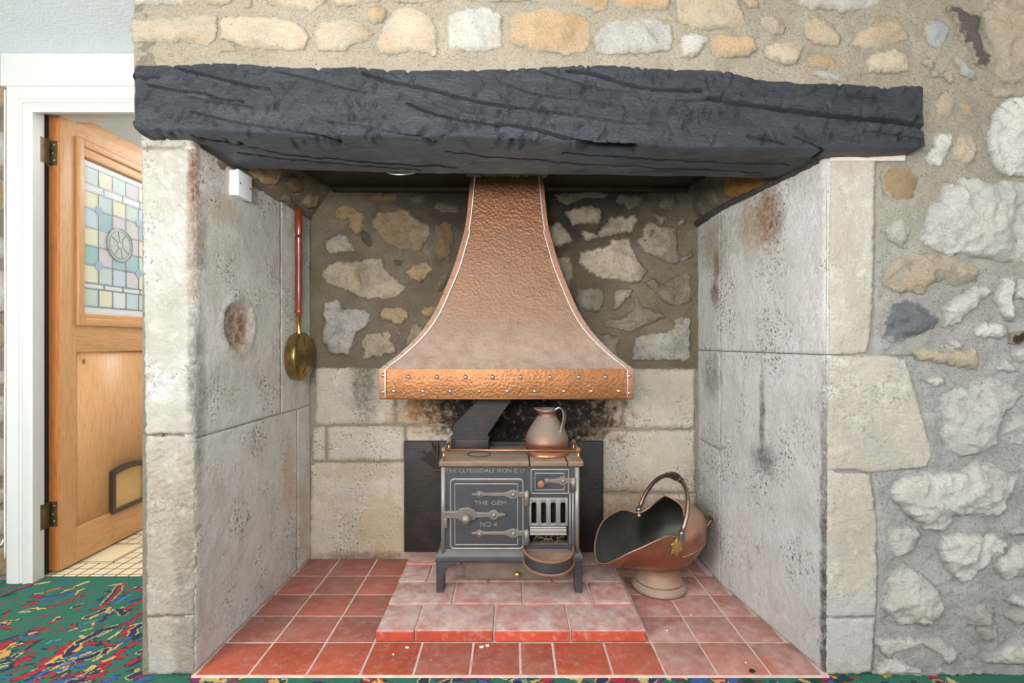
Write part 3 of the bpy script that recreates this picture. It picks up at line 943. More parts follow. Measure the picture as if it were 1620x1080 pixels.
# --- recess: right side
wall_right = sheet(FR_RIGHT, 0.0, 0.55, 0, 1.53, 0.04, 'mortar_joint', 'wall_right', amp=0.001, base=-0.0045)
sheet(FR_RIGHT_REAR, -0.01, 0.25, 0, 1.53, 0.04, 'mortar_joint', 'bedding', amp=0.001, base=-0.004, parent=wall_right)
tag(wall_right, 'limewashed right side of the fireplace recess with rust stains', 'wall', kind='structure')
for pts in ([(0.001, .9425), (.551, .9435), (.551, 1.515), (0.001, 1.522)], [(0.001, .008), (.551, .008), (.551, .940), (0.001, .939)]):
    stone(pts, FR_RIGHT, depth=0.0012, edge=0.003, rough=0.003, s=0.010, jit=0.05, mat='plaster_right', parent=wall_right, name='block', freq=9, smooth_edge=0, ridge=0.3)
for pts in ([(-.003, .9425), (.25, .9435), (.25, 1.505), (-.003, 1.512)], [(-.003, .5465), (.25, .5475), (.25, .940), (-.003, .940)], [(-.003, .008), (.25, .008), (.25, .545), (-.003, .543)]):
    stone(pts, FR_RIGHT_REAR, depth=0.0012, edge=0.003, rough=0.002, s=0.013, jit=0.05, mat='plaster_right', parent=wall_right, name='block', freq=9, smooth_edge=0, ridge=0.3)
# tarry ledge along the top of the right side
pts = [((0.921 - 0.004, YF + .02, 1.518), .011), ((0.875, 1.77, 1.516), .012), ((0.834, 2.03, 1.512), .014), ((0.826, 2.26, 1.506), .015)]
path = spline([p for p, _ in pts], 40)
b = MB()
b.add(*tube([(p[0] + .004 * noise.noise(Vector((p[1] * 30, 0, 0))), p[1], p[2] + .004 * noise.noise(Vector((p[1] * 30, 5, 0)))) for p in path], [0.009 + .006 * i / 39 + .003 * noise.noise(Vector((i * .7, 1, 1))) for i in range(40)], 8))
b.build('ledge', 'ledge', wall_right)


# rubble cheeks above the ashlar, leaning in towards the back
def cheek(sgn, parent, stones, xs):
    (xb0, xb1), (xt0, xt1) = xs
    zb, zt = 1.505 if sgn > 0 else 1.528, 1.69
    na, nb = 50, 14
    verts, faces = [], []

    def S(a, b):
        y = 1.55 + (2.28 - 1.55) * a
        x = (xb0 + (xb1 - xb0) * a) * (1 - b) + (xt0 + (xt1 - xt0) * a) * b
        return Vector((x, y, zb + (zt - zb) * b))
    for i in range(na + 1):
        for j in range(nb + 1):
            p = S(i / na, j / nb)
            p.x -= sgn * 0.008 * noise.noise(p * 18)
            verts.append(tuple(p))
    for i in range(na):
        for j in range(nb):
            q = (i * (nb + 1) + j, (i + 1) * (nb + 1) + j, (i + 1) * (nb + 1) + j + 1, i * (nb + 1) + j + 1)
            faces.append(q if sgn < 0 else q[::-1])
    mk('bedding', verts, faces, 'mortar_back', parent)
    O = S(0, 0)
    ea = (S(1, 0.5) - S(0, 0.5)).normalized()
    eb = (S(0.6, 1) - S(0.6, 0)).normalized()
    en = ea.cross(eb) * (1 if ea.cross(eb).x * -sgn > 0 else -1)
    O = S(0, 0.5) - eb * (zt - zb) / 2
    for pts, col in stones:
        stone(pts, (O, ea, eb, en.normalized()), depth=0.014, rough=0.007, s=0.012, mat='stone_sooty', color=jc(col), parent=parent)


cheek(-1, wall_left, [([(.17, .02), (.20, .11), (.33, .13), (.39, .10), (.38, .04), (.30, .02)], (232, 200, 156)), ([(.42, .06), (.45, .12), (.54, .12), (.56, .07), (.5, .05)], (160, 132, 100)),
                       ([(.43, .005), (.45, .04), (.51, .035), (.52, .005)], (176, 148, 112)), ([(.58, .03), (.6, .09), (.69, .10), (.7, .04), (.64, .02)], (196, 170, 132))], ((-.93, -.905), (-.925, -.80)))
cheek(1, wall_right, [([(.13, .03), (.14, .12), (.30, .14), (.44, .13), (.48, .05), (.40, .02), (.25, .02)], (196, 142, 78)), ([(.52, .03), (.54, .12), (.60, .12), (.60, .04)], (150, 136, 118)), ([(.64, .02), (.65, .1), (.70, .1), (.71, .03)], (130, 114, 96))], ((.915, .835), (.91, .775)))

# --- recess: back
wall_back = sheet(FR_BACK, -0.93, 0.86, 0, 1.70, 0.012, 'mortar_back', 'wall_back', amp=0.006, base=-0.004, extra=lambda a, b: .0005 if b < .865 else 0.0)
tag(wall_back, 'back of the fireplace recess, sooty rubble above pale squared blocks', 'wall', kind='structure')
BACK = [
    ('B1', (150, 116, 80), '900,225 960,195 1040,205 1120,210 1110,260 1030,270 940,262'), ('B1', (128, 108, 86), '1200,240 1260,215 1320,225 1310,260 1250,275'),
    ('B1', (196, 164, 120), '660,390 680,310 740,260 790,295 870,330 890,380 880,430 850,510 790,480 760,440 770,390 700,395'),
    ('B1', (176, 154, 124), '930,400 980,340 1080,330 1190,325 1240,380 1280,410 1350,430 1350,500 1310,580 1280,620 1180,615 1100,590 1020,550 985,490 940,450'),
    ('B1', (216, 206, 190), '590,590 610,540 690,490 750,500 800,560 820,620 740,625 640,640'), ('B1', (98, 92, 90), '860,500 880,460 920,490 950,570 910,585 880,560'),
    ('B1', (140, 112, 84), '1385,480 1400,420 1440,400 1500,430 1510,520 1520,620 1490,680 1410,690 1380,620 1400,560'),
    ('B1', (228, 210, 182), '570,790 620,720 700,680 800,690 900,670 1010,655 1030,740 1080,780 1130,830 1180,870 1150,930 1060,960 930,960 850,950 790,910 700,880 620,850'),
    ('B1', (196, 170, 136), '1175,765 1230,710 1330,690 1380,740 1330,800 1280,840 1220,820'), ('B1', (130, 112, 92), '1090,680 1170,670 1160,710 1110,730'),
    ('B1', (150, 132, 108), '1400,830 1430,780 1490,760 1470,850 1420,900 1380,910'), ('B1', (110, 94, 74), '1380,300 1420,265 1540,290 1550,330 1450,340'),
    ('B2', (218, 210, 200), '180,640 200,530 170,480 190,370 300,310 350,340 380,400 480,400 570,405 640,460 640,530 590,590 510,640 490,700 460,790 430,870 370,840 270,850 230,780 180,720'),
    ('B2', (216, 192, 150), '710,480 750,410 790,385 900,390 990,410 1000,490 950,550 880,565 830,530 760,515'), ('B2', (206, 190, 168), '540,730 580,660 680,630 790,615 830,660 890,790 860,830 760,840 720,870 560,880 570,800'),
    ('B2', (200, 186, 166), '880,600 910,595 940,660 910,670'), ('B2', (190, 174, 152), '955,720 1000,640 1030,560 1090,550 1140,580 1160,640 1080,720 980,780'), ('B2', (190, 166, 124), '1105,440 1150,390 1220,365 1290,410 1220,490 1130,480'),
    ('B3', (138, 120, 98), '120,210 250,200 400,195 495,205 490,245 400,235 300,250 210,290 150,260'), ('B3', (172, 158, 138), '195,350 260,310 340,290 440,310 460,370 430,420 340,420 250,435 220,390'),
    ('B3', (120, 106, 88), '555,230 600,210 770,220 740,280 650,330 620,280 570,270'), ('B3', (140, 126, 108), '860,300 900,230 990,205 990,280 960,325 880,315'),
    ('B3', (190, 174, 156), '310,470 350,465 430,500 520,370 620,370 700,360 710,400 680,480 560,500 450,520 340,550'), ('B3', (170, 156, 138), '815,350 870,370 960,365 930,400 870,430'),
    ('B3', (186, 172, 156), '740,470 790,410 880,440 990,450 1000,540 1010,640 1060,650 1100,600 1100,660 980,720 910,700 850,660 760,620 700,540 750,510'),
    ('B3', (212, 196, 172), '300,620 400,600 500,580 530,530 600,540 660,530 680,600 720,680 790,750 740,830 690,850 560,830 420,800 330,740 290,700'),
    ('B3', (196, 182, 160), '85,450 150,400 200,460 260,545 180,580 100,590 60,500'), ('B3', (186, 172, 150), '120,660 230,655 245,720 260,800 220,890 160,780'),
    ('B3', (170, 160, 146), '265,960 290,890 380,875 470,885 475,960 450,1050 370,1040 290,1020'), ('B3', (190, 176, 156), '530,930 560,890 690,885 640,960 580,1020 520,1060 540,990'),
    ('B3', (178, 164, 144), '760,840 830,810 880,860 960,800 1040,760 1095,780 1095,980 1020,1000 940,1000 870,960 830,900'),
    ('B4', (180, 166, 150), '555,530 620,500 720,510 840,430 880,300 920,330 940,390 1040,420 1170,480 1100,520 960,580 830,630 720,610 600,590'),
    ('B4', (214, 206, 194), '830,890 860,670 980,640 1120,630 1250,590 1230,500 1320,475 1395,490 1395,900 1280,910 1120,900 900,900'),
    ('B4', (190, 178, 156), '440,620 560,640 640,650 730,680 700,760 720,880 600,820 480,700'), ('B4', (180, 168, 148), '420,530 480,520 490,550 440,565'), ('B3', (196, 188, 176), '990,400 1050,380 1060,420 1010,440'),
]
for crop, col, txt in BACK:
    pts = [px(u, v, YB) for u, v in parse(crop, txt)]
    stone(pts, FR_BACK, depth=0.020, edge=0.012, rough=0.010, s=0.009, jit=0.5, smooth_edge=0, facets=4, color=jc(col, .03), parent=wall_back, mat='stone_sooty', freq=22, ridge=0.7)
ASHLAR = ['499,582 624,582 624,671 499,672', '628,582 742,582 742,671 628,671', '746,582 866,582 866,671 746,671', '870,582 984,582 984,676 870,674', '988,584 1099,584 1099,677 988,677',
          '494,676 514,675 514,728 494,728', '518,675 640,674 640,728 518,728', '644,674 800,675 800,728 644,728', '804,675 950,677 950,728 804,728', '954,681 1100,681 1100,778 954,778',
          '492,732 950,732 950,886 490,886', '954,782 1101,782 1102,886 954,886']
for txt in ASHLAR:
    pts = [px(u, v, YB) for u, v in parse('P', txt)]
    stone(pts, FR_BACK, depth=0.0065, edge=0.004, rough=0.0035, s=0.012, jit=0.3, mat='ashlar_back', parent=wall_back, name='block', freq=11, smooth_edge=0, ridge=0.3)

# --- register plate closing the top of the recess
plate = mk('ceiling_plate', *box(-0.95, 0.95, 1.69, 2.285, 1.668, 1.69, 0.003), 'plate', None)
tag(plate, 'dark sooty steel plate closing the top of the recess', 'ceiling', kind='structure')
mk('flange', *box(-0.80, 0.78, 2.235, 2.272, 1.648, 1.668, 0.003), 'plate', plate)

# --- doorway wall
wall_far = sheet(FR_DOOR, -3.6, -2.04, 0, 2.15, 0.03, 'mortar_far', 'wall_far', amp=0.006, base=-0.006)
tag(wall_far, 'strip of rubble stone wall left of the white door frame', 'wall', kind='structure')
for col, txt in (('w', '-40,205 8,208 14,235 8,262 -40,270'), ('o', '-40,125 4,128 12,150 4,170 -40,172'), ('k', '-40,92 6,93 9,108 2,118 -40,118'), ('b', '-40,280 6,284 14,300 8,330 -40,335'), ('w', '-40,372 6,374 13,392 6,410 -40,410'),
                 ('w', '-40,425 8,428 14,455 8,492 -40,500'), ('b', '-40,510 4,512 9,530 4,548 -40,550'), ('w', '-40,584 8,587 12,600 6,610 -40,612'), ('w', '-40,622 8,626 12,645 8,668 -40,672'),
                 ('h', '-40,690 6,692 13,720 8,755 -40,760'), ('p', '-40,772 10,774 12,785 4,798 -40,800'), ('h', '-40,806 8,808 14,830 10,846 -40,850'), ('b', '-40,868 14,866 16,890 10,910 -40,912')):
    pts = [px(u, v, YD) for u, v in parse('P', txt)]
    stone(pts, FR_DOOR, depth=0.016, rough=0.006, s=0.016, color=jc(col), parent=wall_far)

scatter(FR_DOOR, -3.5, -2.13, 0.02, 2.12, 60, wall_far, .05, .16, 'wcobh', .02, 'stone')

# door frame
xA0, xA1 = px(18, 0, YD)[0], -1.945
trim = thing('trim_1', (xA0, YD, 0), 'white painted door frame with a moulded architrave', 'door frame', kind='structure')
prof = [(0, 0.0), (0, .02), (.02, .024), (.05, .024), (.054, .019), (.062, .019), (.066, .024), (.074, .028), (.082, .022), (.09, .018), (.104, .018), (.104, 0)]


def sweep_prof(sgn_path):
    v, f = [], []
    n = len(prof)
    for fn in sgn_path:
        v += [fn(a, d) for a, d in prof]
    for r in range(len(sgn_path) - 1):
        for i in range(n - 1):
            f.append((r * n + i, r * n + i + 1, (r + 1) * n + i + 1, (r + 1) * n + i))
    return v, f


zH = 2.015
path = [lambda a, d: (xA0 + a, YD - d, 0.0), lambda a, d: (xA0 + a, YD - d, zH - a)]
mk('architrave', *sweep_prof(path), 'white_paint', trim, True, sharp=25)
path = [lambda a, d: (xA0 + a, YD - d, zH - a), lambda a, d: (-1.09, YD - d, zH - a)]
mk('architrave', *sweep_prof(path), 'white_paint', trim, True, sharp=25)
b = MB().add(*box(-1.99, -1.945, YD - 0.001, 2.103, 0, 1.93)).add(*box(-2.0, -1.966, 2.10, 2.20, 0, 1.93))
b.build('lining', 'white_paint', trim, False)
mk('lining', *box(-1.99, -1.09, YD - 0.001, 2.20, 1.912 + .02, 1.98), 'white_paint', trim, False)
mk('header_board', *box(px(10, 0, YD)[0], -1.09, YD - 0.026, YD + 0.1, zH - 0.002, 2.146, 0.003), 'white_paint', trim)
mk('gap_shade_strip', *box(-1.966, -1.9595, 2.104, 2.2, 0.0, 1.93), 'gap', trim, False)  # dark strip added to paint the shade between lining and door

# kitchen beyond
wk = MB()
wk.add(*box(-2.75, -2.70, 2.2, 4.4, 0, 2.2)).add(*box(-2.75, 0.6, 4.4, 4.45, 0, 2.2)).add(*box(-2.75, -1.97, 2.15, 2.2, 0, 2.2)).add(*box(-1.09, -1.03, 2.09, 4.45, 0, 2.2))
wk = wk.build('wall_kitchen', 'white_wall', None, False)
tag(wk, 'plain white walls of the room beyond the open door', 'wall', kind='structure')
ck = mk('ceiling_kitchen', *box(-2.75, 0.6, 2.15, 4.45, 2.19, 2.24), 'white_wall', None, False)
tag(ck, 'white ceiling of the room beyond the open door', 'ceiling', kind='structure')

fk = mk('floor_kitchen', *box(-2.72, -1.03, 2.107, 4.4, -0.03, 0.0), 'vinyl_joint', None, False)
tag(fk, 'cream tiled floor with dark joints beyond the open door', 'floor', kind='structure')
cell, gap = 0.0545, 0.0066
x0k, y0k = -1.767, 2.13 - 2 * 0.0

tile_small = None


def ktile(x, y, w, h):
    mk('tile', *box(x + gap / 2, x + w - gap / 2, y + gap / 2, y + h - gap / 2, -0.01, 0.0009, 0.0004, 1), 'vinyl', fk, False)


for i in range(-4, 12):
    for j in range(0, 40):
        x, y = x0k + i * cell, 2.128 + (j) * cell
        if x < -2.05 or x > -1.16 or (i % 6 >= 2 and x > -1.31):
            continue
        if i % 6 < 2 or j % 6 < 2:
            ktile(x, y, cell, cell)
        elif i % 6 == 2 and j % 6 == 2:
            ktile(x, y, cell * 4, 0.012), ktile(x, y + cell * 4 - 0.012, cell * 4, 0.012)
            ktile(x, y + 0.012, 0.012, cell * 4 - 0.024), ktile(x + cell * 4 - 0.012, y + 0.012, 0.012, cell * 4 - 0.024)
            ktile(x + 0.012, y + 0.012, cell * 4 - 0.024, cell * 4 - 0.024)
for i in range(-4, 8):
    x = x0k + i * cell
    if -2.05 < x < -1.2:
        ktile(x, 2.108, cell, 0.02)

# --- room ceiling
ce = sheet((Vector((0, 0, 2.146)), Vector((1, 0, 0)), Vector((0, 1, 0)), Vector((0, 0, -1))), -3.6, 3.0, -2.6, YD + 0.02, 0.06, 'ceiling', 'ceiling', amp=0.002, base=0.0,
           keep=lambda a, b: not (a > -1.06 and b > YF + 0.04))
tag(ce, 'white textured ceiling of the room', 'ceiling', kind='structure')

# ------------------------------------------------------------------ carpet
GREEN, RED, NAVY, BLUE, YEL, ORA, DGR, MAG, SKY = C(44, 112, 90), C(172, 42, 52), C(40, 44, 78), C(52, 98, 160), C(206, 186, 118), C(222, 168, 92), C(20, 60, 52), C(134, 44, 84), C(84, 134, 176)


def fl(cx, cy):
    """crop pixel (0,840, 4.5x) -> point on the carpet"""
    u, v = cx / 4.5, 840 + cy / 4.5
    y = CH * F / (v - 540)
    return (u - 810) * y / F, y


STROKES = [
    (NAVY, .016, '0,470 120,420 230,385'), (RED, .011, '0,455 110,415 220,380 290,340'), (YEL, .012, '265,375 300,370 350,362'), (RED, .012, '290,440 340,430 400,415 440,405'), (ORA, .007, '340,425 390,412 430,402'), (BLUE, .012, '170,415 230,405'),
    (YEL, .02, '450,430 500,410 560,385 620,360'), (RED, .012, '490,410 540,395'), (MAG, .02, '220,470 260,455 290,470'), (RED, .022, '190,530 240,515 270,490'), (BLUE, .02, '300,490 370,475 430,460 520,440'), (NAVY, .008, '300,470 420,450 520,430'),
    (RED, .016, '330,545 400,525 450,510 500,490 560,470 600,450'), (MAG, .012, '560,460 610,445'), (ORA, .010, '540,445 560,425 590,412'), (BLUE, .012, '440,380 480,360 500,345'), (YEL, .016, '140,575 200,560 260,548 320,548'), (DGR, .006, '180,565 260,553'),
    (NAVY, .026, '745,515 790,475 830,430 850,390'), (RED, .013, '740,530 780,490 830,440 860,385 900,375'), (YEL, .01, '770,390 820,380 860,372'), (NAVY, .009, '740,430 790,432 760,425'), (NAVY, .009, '690,490 740,465 700,500'), (BLUE, .016, '790,510 840,480 880,460'), (SKY, .01, '830,510 880,475 920,455'),
    (NAVY, .02, '620,610 680,590 740,560 800,570 860,560 885,590'), (RED, .016, '660,555 700,545 740,530'), (ORA, .016, '760,570 780,545'), (YEL, .009, '770,575 820,560 870,540'), (NAVY, .016, '720,640 760,600 800,585'), (SKY, .014, '600,660 640,645 680,640'), (YEL, .009, '640,620 690,600'),
    (RED, .018, '890,550 940,530 1000,500 1045,475'), (BLUE, .016, '900,500 960,480 1010,465'), (NAVY, .012, '940,500 1000,480 1045,455'), (RED, .014, '900,430 950,410 1040,420'), (YEL, .009, '960,400 1030,400'), (NAVY, .012, '950,410 1000,395'),
    (RED, .022, '385,640 420,622'), (YEL, .005, '370,640 400,612 430,612'), (DGR, .01, '505,545 560,530 590,520'), (RED, .012, '530,560 570,540'), (YEL, .004, '500,550 550,520 600,515'), (MAG, .007, '180,640 260,620 330,600 420,565'), (RED, .008, '270,620 340,590'),
    (NAVY, .02, '0,670 40,660 60,645'), (ORA, .014, '50,650 90,640 120,632'), (RED, .014, '0,690 30,680 60,690'), (MAG, .010, '60,715 120,690'), (RED, .02, '200,735 250,700 300,690'), (ORA, .014, '210,730 260,715'), (RED, .013, '270,720 330,695 385,680'), (MAG, .01, '400,720 460,705 520,690'), (RED, .014, '525,680 530,660'), (YEL, .009, '490,710 545,690'),
    (BLUE, .02, '100,770 170,755 240,745'), (NAVY, .012, '0,780 60,765 110,750'), (ORA, .02, '0,860 40,830 90,800'), (RED, .026, '0,840 60,790 30,800'), (RED, .022, '140,810 200,795 230,780'), (NAVY, .012, '0,880 60,860 110,850'), (YEL, .012, '100,820 150,800'), (NAVY, .012, '180,850 240,800 300,770'), (ORA, .016, '150,870 200,850'), (RED, .012, '150,875 220,840'),
    (RED, .026, '120,950 150,920 190,915'), (RED, .014, '160,900 220,880 250,870'), (ORA, .024, '0,900 40,880 50,860'), (NAVY, .02, '0,940 60,920 120,880'), (YEL, .014, '0,970 50,955'), (NAVY, .016, '0,1000 70,975 90,940'), (MAG, .009, '60,1010 150,980'), (BLUE, .018, '0,1050 40,1040'), (SKY, .01, '330,800 380,775 430,770'), (RED, .016, '330,840 380,830'),
    (RED, .03, '420,870 460,830 520,795'), (RED, .03, '300,950 350,910 400,900 470,880'), (NAVY, .028, '480,880 520,830 560,790'), (ORA, .02, '360,930 420,890'), (MAG, .012, '290,920 320,905'), (NAVY, .022, '250,1000 330,960 420,940'), (ORA, .018, '260,1050 310,1000 420,960'), (RED, .022, '110,1050 180,1030 240,1010 300,970'), (BLUE, .018, '200,1075 280,1030 330,990'), (NAVY, .014, '180,1065 240,1040'),
    (NAVY, .024, '560,790 620,760 700,720 780,690 860,670'), (ORA, .02, '540,850 580,820 640,790'), (YEL, .009, '700,750 760,720 800,700'), (YEL, .01, '770,770 830,730 880,700'), (RED, .022, '620,800 680,795'), (RED, .02, '780,810 830,800'), (DGR, .022, '690,810 760,790'), (BLUE, .022, '540,890 600,870 640,850'), (ORA, .012, '750,860 820,835 870,790'), (YEL, .012, '580,880 640,860'),
    (RED, .026, '880,740 910,700 930,680'), (NAVY, .022, '940,760 950,700 1000,670'), (RED, .02, '900,660 960,630 1000,600'), (MAG, .014, '850,670 900,650'), (BLUE, .02, '860,790 920,760'), (DGR, .02, '950,770 1010,740'), (NAVY, .016, '960,750 1020,730'), (RED, .02, '900,830 960,800 1010,790'),
    (NAVY, .028, '560,920 620,900 700,870'), (YEL, .01, '470,920 540,900'), (SKY, .016, '450,950 520,935'), (YEL, .01, '450,970 530,950'), (BLUE, .02, '520,965 600,950'), (ORA, .016, '560,1030 610,990 660,960'), (NAVY, .02, '620,1030 680,980 720,960'), (RED, .03, '690,1020 740,960 760,920'), (RED, .026, '760,930 820,890 870,850'), (ORA, .016, '750,920 800,900'), (YEL, .010, '660,920 720,890'),
    (RED, .022, '320,1030 380,1010'), (RED, .02, '420,1035 470,1015'), (RED, .02, '500,1035 560,1015'), (YEL, .009, '420,1000 480,985'), (DGR, .016, '370,1040 480,1000'), (BLUE, .024, '400,1075 500,1060 600,1050'), (NAVY, .022, '500,1075 640,1050 690,1000'), (RED, .024, '650,1040 720,1020'), (MAG, .012, '800,990 860,970'), (BLUE, .02, '760,1060 830,1040'),
    (RED, .028, '930,940 1000,900 1045,880'), (NAVY, .016, '920,960 980,930'), (NAVY, .026, '930,1040 990,1010 1045,1000'), (MAG, .02, '980,1040 1045,1015'), (BLUE, .026, '1000,1065 1060,1050'), (ORA, .012, '940,1000 990,980'), (NAVY, .02, '1000,860 1045,840'), (RED, .016, '830,905 880,895'), (NAVY, .018, '740,870 760,840'), (MAG, .008, '660,680 750,665'), (NAVY, .014, '680,720 720,700'),
    (YEL, .009, '590,710 650,690'), (RED, .009, '0,640 50,590 60,560'), (NAVY, .012, '20,590 60,570'), (MAG, .012, '0,520 60,510 130,480'), (DGR, .016, '10,465 70,455 110,445'), (RED, .012, '20,410 80,395'), (MAG, .008, '560,500 640,485'), (RED, .008, '940,580 1040,560'), (NAVY, .014, '880,590 930,560'),
]


def carpet():
    st = 0.0042
    xs = np.arange(-3.0, 1.35, st)
    ys = np.arange(0.95, 2.112, st)
    X, Y = np.meshgrid(xs[:-1] + st / 2, ys[:-1] + st / 2, indexing='ij')
    keep = ~((X > -1.03) & (Y > 1.50))
    # the weave follows each outline only roughly
    sh = X.shape
    wx = np.array([noise.noise(Vector((a * 40, b * 40, 0))) for a, b in zip(X.ravel(), Y.ravel())]).reshape(sh)
    wy = np.array([noise.noise(Vector((a * 40, b * 40, 9))) for a, b in zip(X.ravel(), Y.ravel())]).reshape(sh)
    XX, YY = X + wx * 0.006, Y + wy * 0.006
    colr = np.zeros(sh + (4,))
    colr[:] = GREEN
    lists = []
    for c, w, txt in STROKES:
        lists.append((c, w * 0.46, [fl(*map(float, t.split(','))) for t in txt.split()]))
    r2 = random.Random(3)
    pal = [RED, NAVY, BLUE, ORA, YEL, MAG, DGR, RED, NAVY]
    for _ in range(1700):      # the same kind of figures carried on outside the traced patch
        x, y = r2.uniform(-3.0, 1.35), r2.uniform(0.95, 1.50)
        if -2.2 < x < -0.95 and y > 1.42:
            continue
        lists.append((r2.choice(pal), r2.uniform(.006, .014), [(x, y), (x + r2.uniform(-.06, .06), y + r2.uniform(-.03, .03))]))
    for _ in range(120):
        x, y = r2.uniform(-3.0, -2.06), r2.uniform(1.4, 2.1)
        lists.append((r2.choice(pal), r2.uniform(.006, .014), [(x, y), (x + r2.uniform(-.06, .06), y + r2.uniform(-.03, .03))]))
    for c, w, P in list(lists):
        if w > .006:
            for _ in range(1):
                q = P[r2.randrange(len(P))]
                x, y = q[0] + r2.uniform(-.05, .05), q[1] + r2.uniform(-.03, .03)
                lists.append((r2.choice(pal), r2.uniform(.0025, .0055), [(x, y), (x + r2.uniform(-.022, .022), y + r2.uniform(-.012, .012))]))
    for c, w, P in lists:
        P = np.array(P)
        d = np.full(sh, 9.0)
        lo, hi = P.min(0) - .08, P.max(0) + .08
        ii = np.where((xs[:-1] > lo[0]) & (xs[:-1] < hi[0]))[0]
        jj = np.where((ys[:-1] > lo[1]) & (ys[:-1] < hi[1]))[0]
        if not len(ii) or not len(jj):
            continue
        sl = np.ix_(ii, jj)
        xx, yy = XX[sl], YY[sl]
        dd = np.full(xx.shape, 9.0)
        for a, b in zip(P[:-1], P[1:]):
            e = b - a
            t = np.clip(((xx - a[0]) * e[0] + (yy - a[1]) * e[1]) / (e @ e + 1e-9), 0, 1)
            dd = np.minimum(dd, np.hypot(xx - a[0] - t * e[0], yy - a[1] - t * e[1]))
        sub = colr[sl]
        if c in (RED, ORA, MAG, BLUE) and w > .006:
            sub[(dd < w + .0042) & (yy * 31 % 1 < .6)] = NAVY if c in (RED, BLUE) else DGR
        elif c is NAVY and w > .008:
            sub[(dd < w + .004)] = YEL
        sub[dd < w] = c
        colr[sl] = sub
    jitter = 1 + rng.normal(0, .10, sh)[..., None]
    colr[..., :3] *= np.clip(jitter, .6, 1.35)
    idx = -np.ones((len(xs), len(ys)), dtype=int)
    verts, faces, fc = [], [], []
    for i, j in zip(*np.where(keep)):
        q = []
        for a, b in ((i, j), (i + 1, j), (i + 1, j + 1), (i, j + 1)):
            if idx[a, b] < 0:
                idx[a, b] = len(verts)
                verts.append((xs[a], ys[b], 0.0 if ys[b] > 1.401 else 0.0))
            q.append(idx[a, b])
        faces.append(q)
        fc.append(tuple(colr[i, j]))
    k = len(verts)
    xa, xb, ya, yb = float(xs[0]), float(xs[-1]), float(ys[0]), float(ys[-1])
    for q in (((-3.6, -2.6), (3.0, -2.6), (3.0, ya), (-3.6, ya)), ((xb, ya), (3.0, ya), (3.0, 1.52), (xb, 1.52)), ((-3.6, ya), (xa, ya), (xa, yb), (-3.6, yb))):
        k = len(verts)
        verts += [(x, y, 0.0) for x, y in q]
        faces.append([k, k + 1, k + 2, k + 3])
        fc.append(GREEN)
    o = mk('floor', verts, faces, 'carpet', None, False, origin=(0, 0, 0))
    at = o.data.color_attributes.new('tuft', 'FLOAT_COLOR', 'CORNER')
    arr = np.repeat(np.array(fc), [len(f) for f in faces], axis=0)
    at.data.foreach_set('color', arr.ravel())
    tag(o, 'green patterned carpet with red, navy and yellow figures', 'carpet', kind='structure')
    return o


carpet()

# ------------------------------------------------------------------ hearth
hearth = mk('floor_hearth', *box(-0.935, 0.925, 1.474, 2.275, -0.03, 0.0062), 'grout', None, False)
tag(hearth, 'red quarry tile hearth floor inside the recess', 'hearth floor', kind='structure')
XJ = [-.932, -.77, -.602, -.445, -.289, -.124, .025, .13, .295, .45, .602, .757, .93]
YJ = [1.474, 1.635, 1.792, 1.945, 2.098, 2.268]
g = 0.0032
for j in range(5):
    for i in range(len(XJ) - 1):
        x0, x1, y0, y1 = XJ[i], XJ[i + 1], YJ[j], YJ[j + 1]
        if j > 0 and x0 > -.44 and x1 < .44:
            continue
        # the left and right sides of the recess cut the outer tiles
        lx = -0.932 + (y1 - YF) * 0.03
        rx = min(0.925, 0.919 - (y1 - YF) * 0.152) + .012
        x0, x1 = max(x0, lx), min(x1, rx)
        if x1 - x0 < 0.02:
            continue
        right = (x0 + x1) / 2 > .40
        r, gg, bb = (166, 70, 44) if j == 0 else (152, 66, 46)
        k = random.uniform(.9, 1.08)
        dust = (0.16 if j == 0 else 0.24) + (0.5 if right else 0) + random.uniform(-.08, .08)
        o = mk('tile', *box(x0 + g, x1 - g, y0 + g, y1 - g, -0.01, 0.008 + random.uniform(-.0008, .0008), 0.003, 2), 'quarry', hearth, True, sharp=50,
               color=C(r * k, gg * k, bb * k)[:3] + (dust,))

step = mk('hearth_step', *box(-0.436, 0.428, 1.645, 2.262, 0.006, 0.043), 'grout', None, False)
tag(step, 'low raised step of dusty red quarry tiles under the stove', 'hearth step', kind='structure')
rows = [(1.633, 1.797, [-.443, -.313, -.058, .19, .436]), (1.80, 1.965, [-.445, -.213, .04, .29, .432]), (1.968, 2.12, [-.447, -.33, -.09, .16, .427]), (2.123, 2.262, [-.449, -.21, .04, .29, .422])]
for j, (y0, y1, jx) in enumerate(rows):
    for i in range(len(jx) - 1):
        k = random.uniform(.93, 1.06)
        bm_v, bm_f = box(jx[i] + .003, jx[i + 1] - .003, y0, y1 - .003, 0.0085 if j == 0 else 0.02, 0.047 + random.uniform(-.0015, .0015), 0.006, 3)
        mk('tile', bm_v, bm_f, 'quarry', step, True, sharp=60, color=C(176 * k, 74 * k, 52 * k)[:3] + (1.15,))

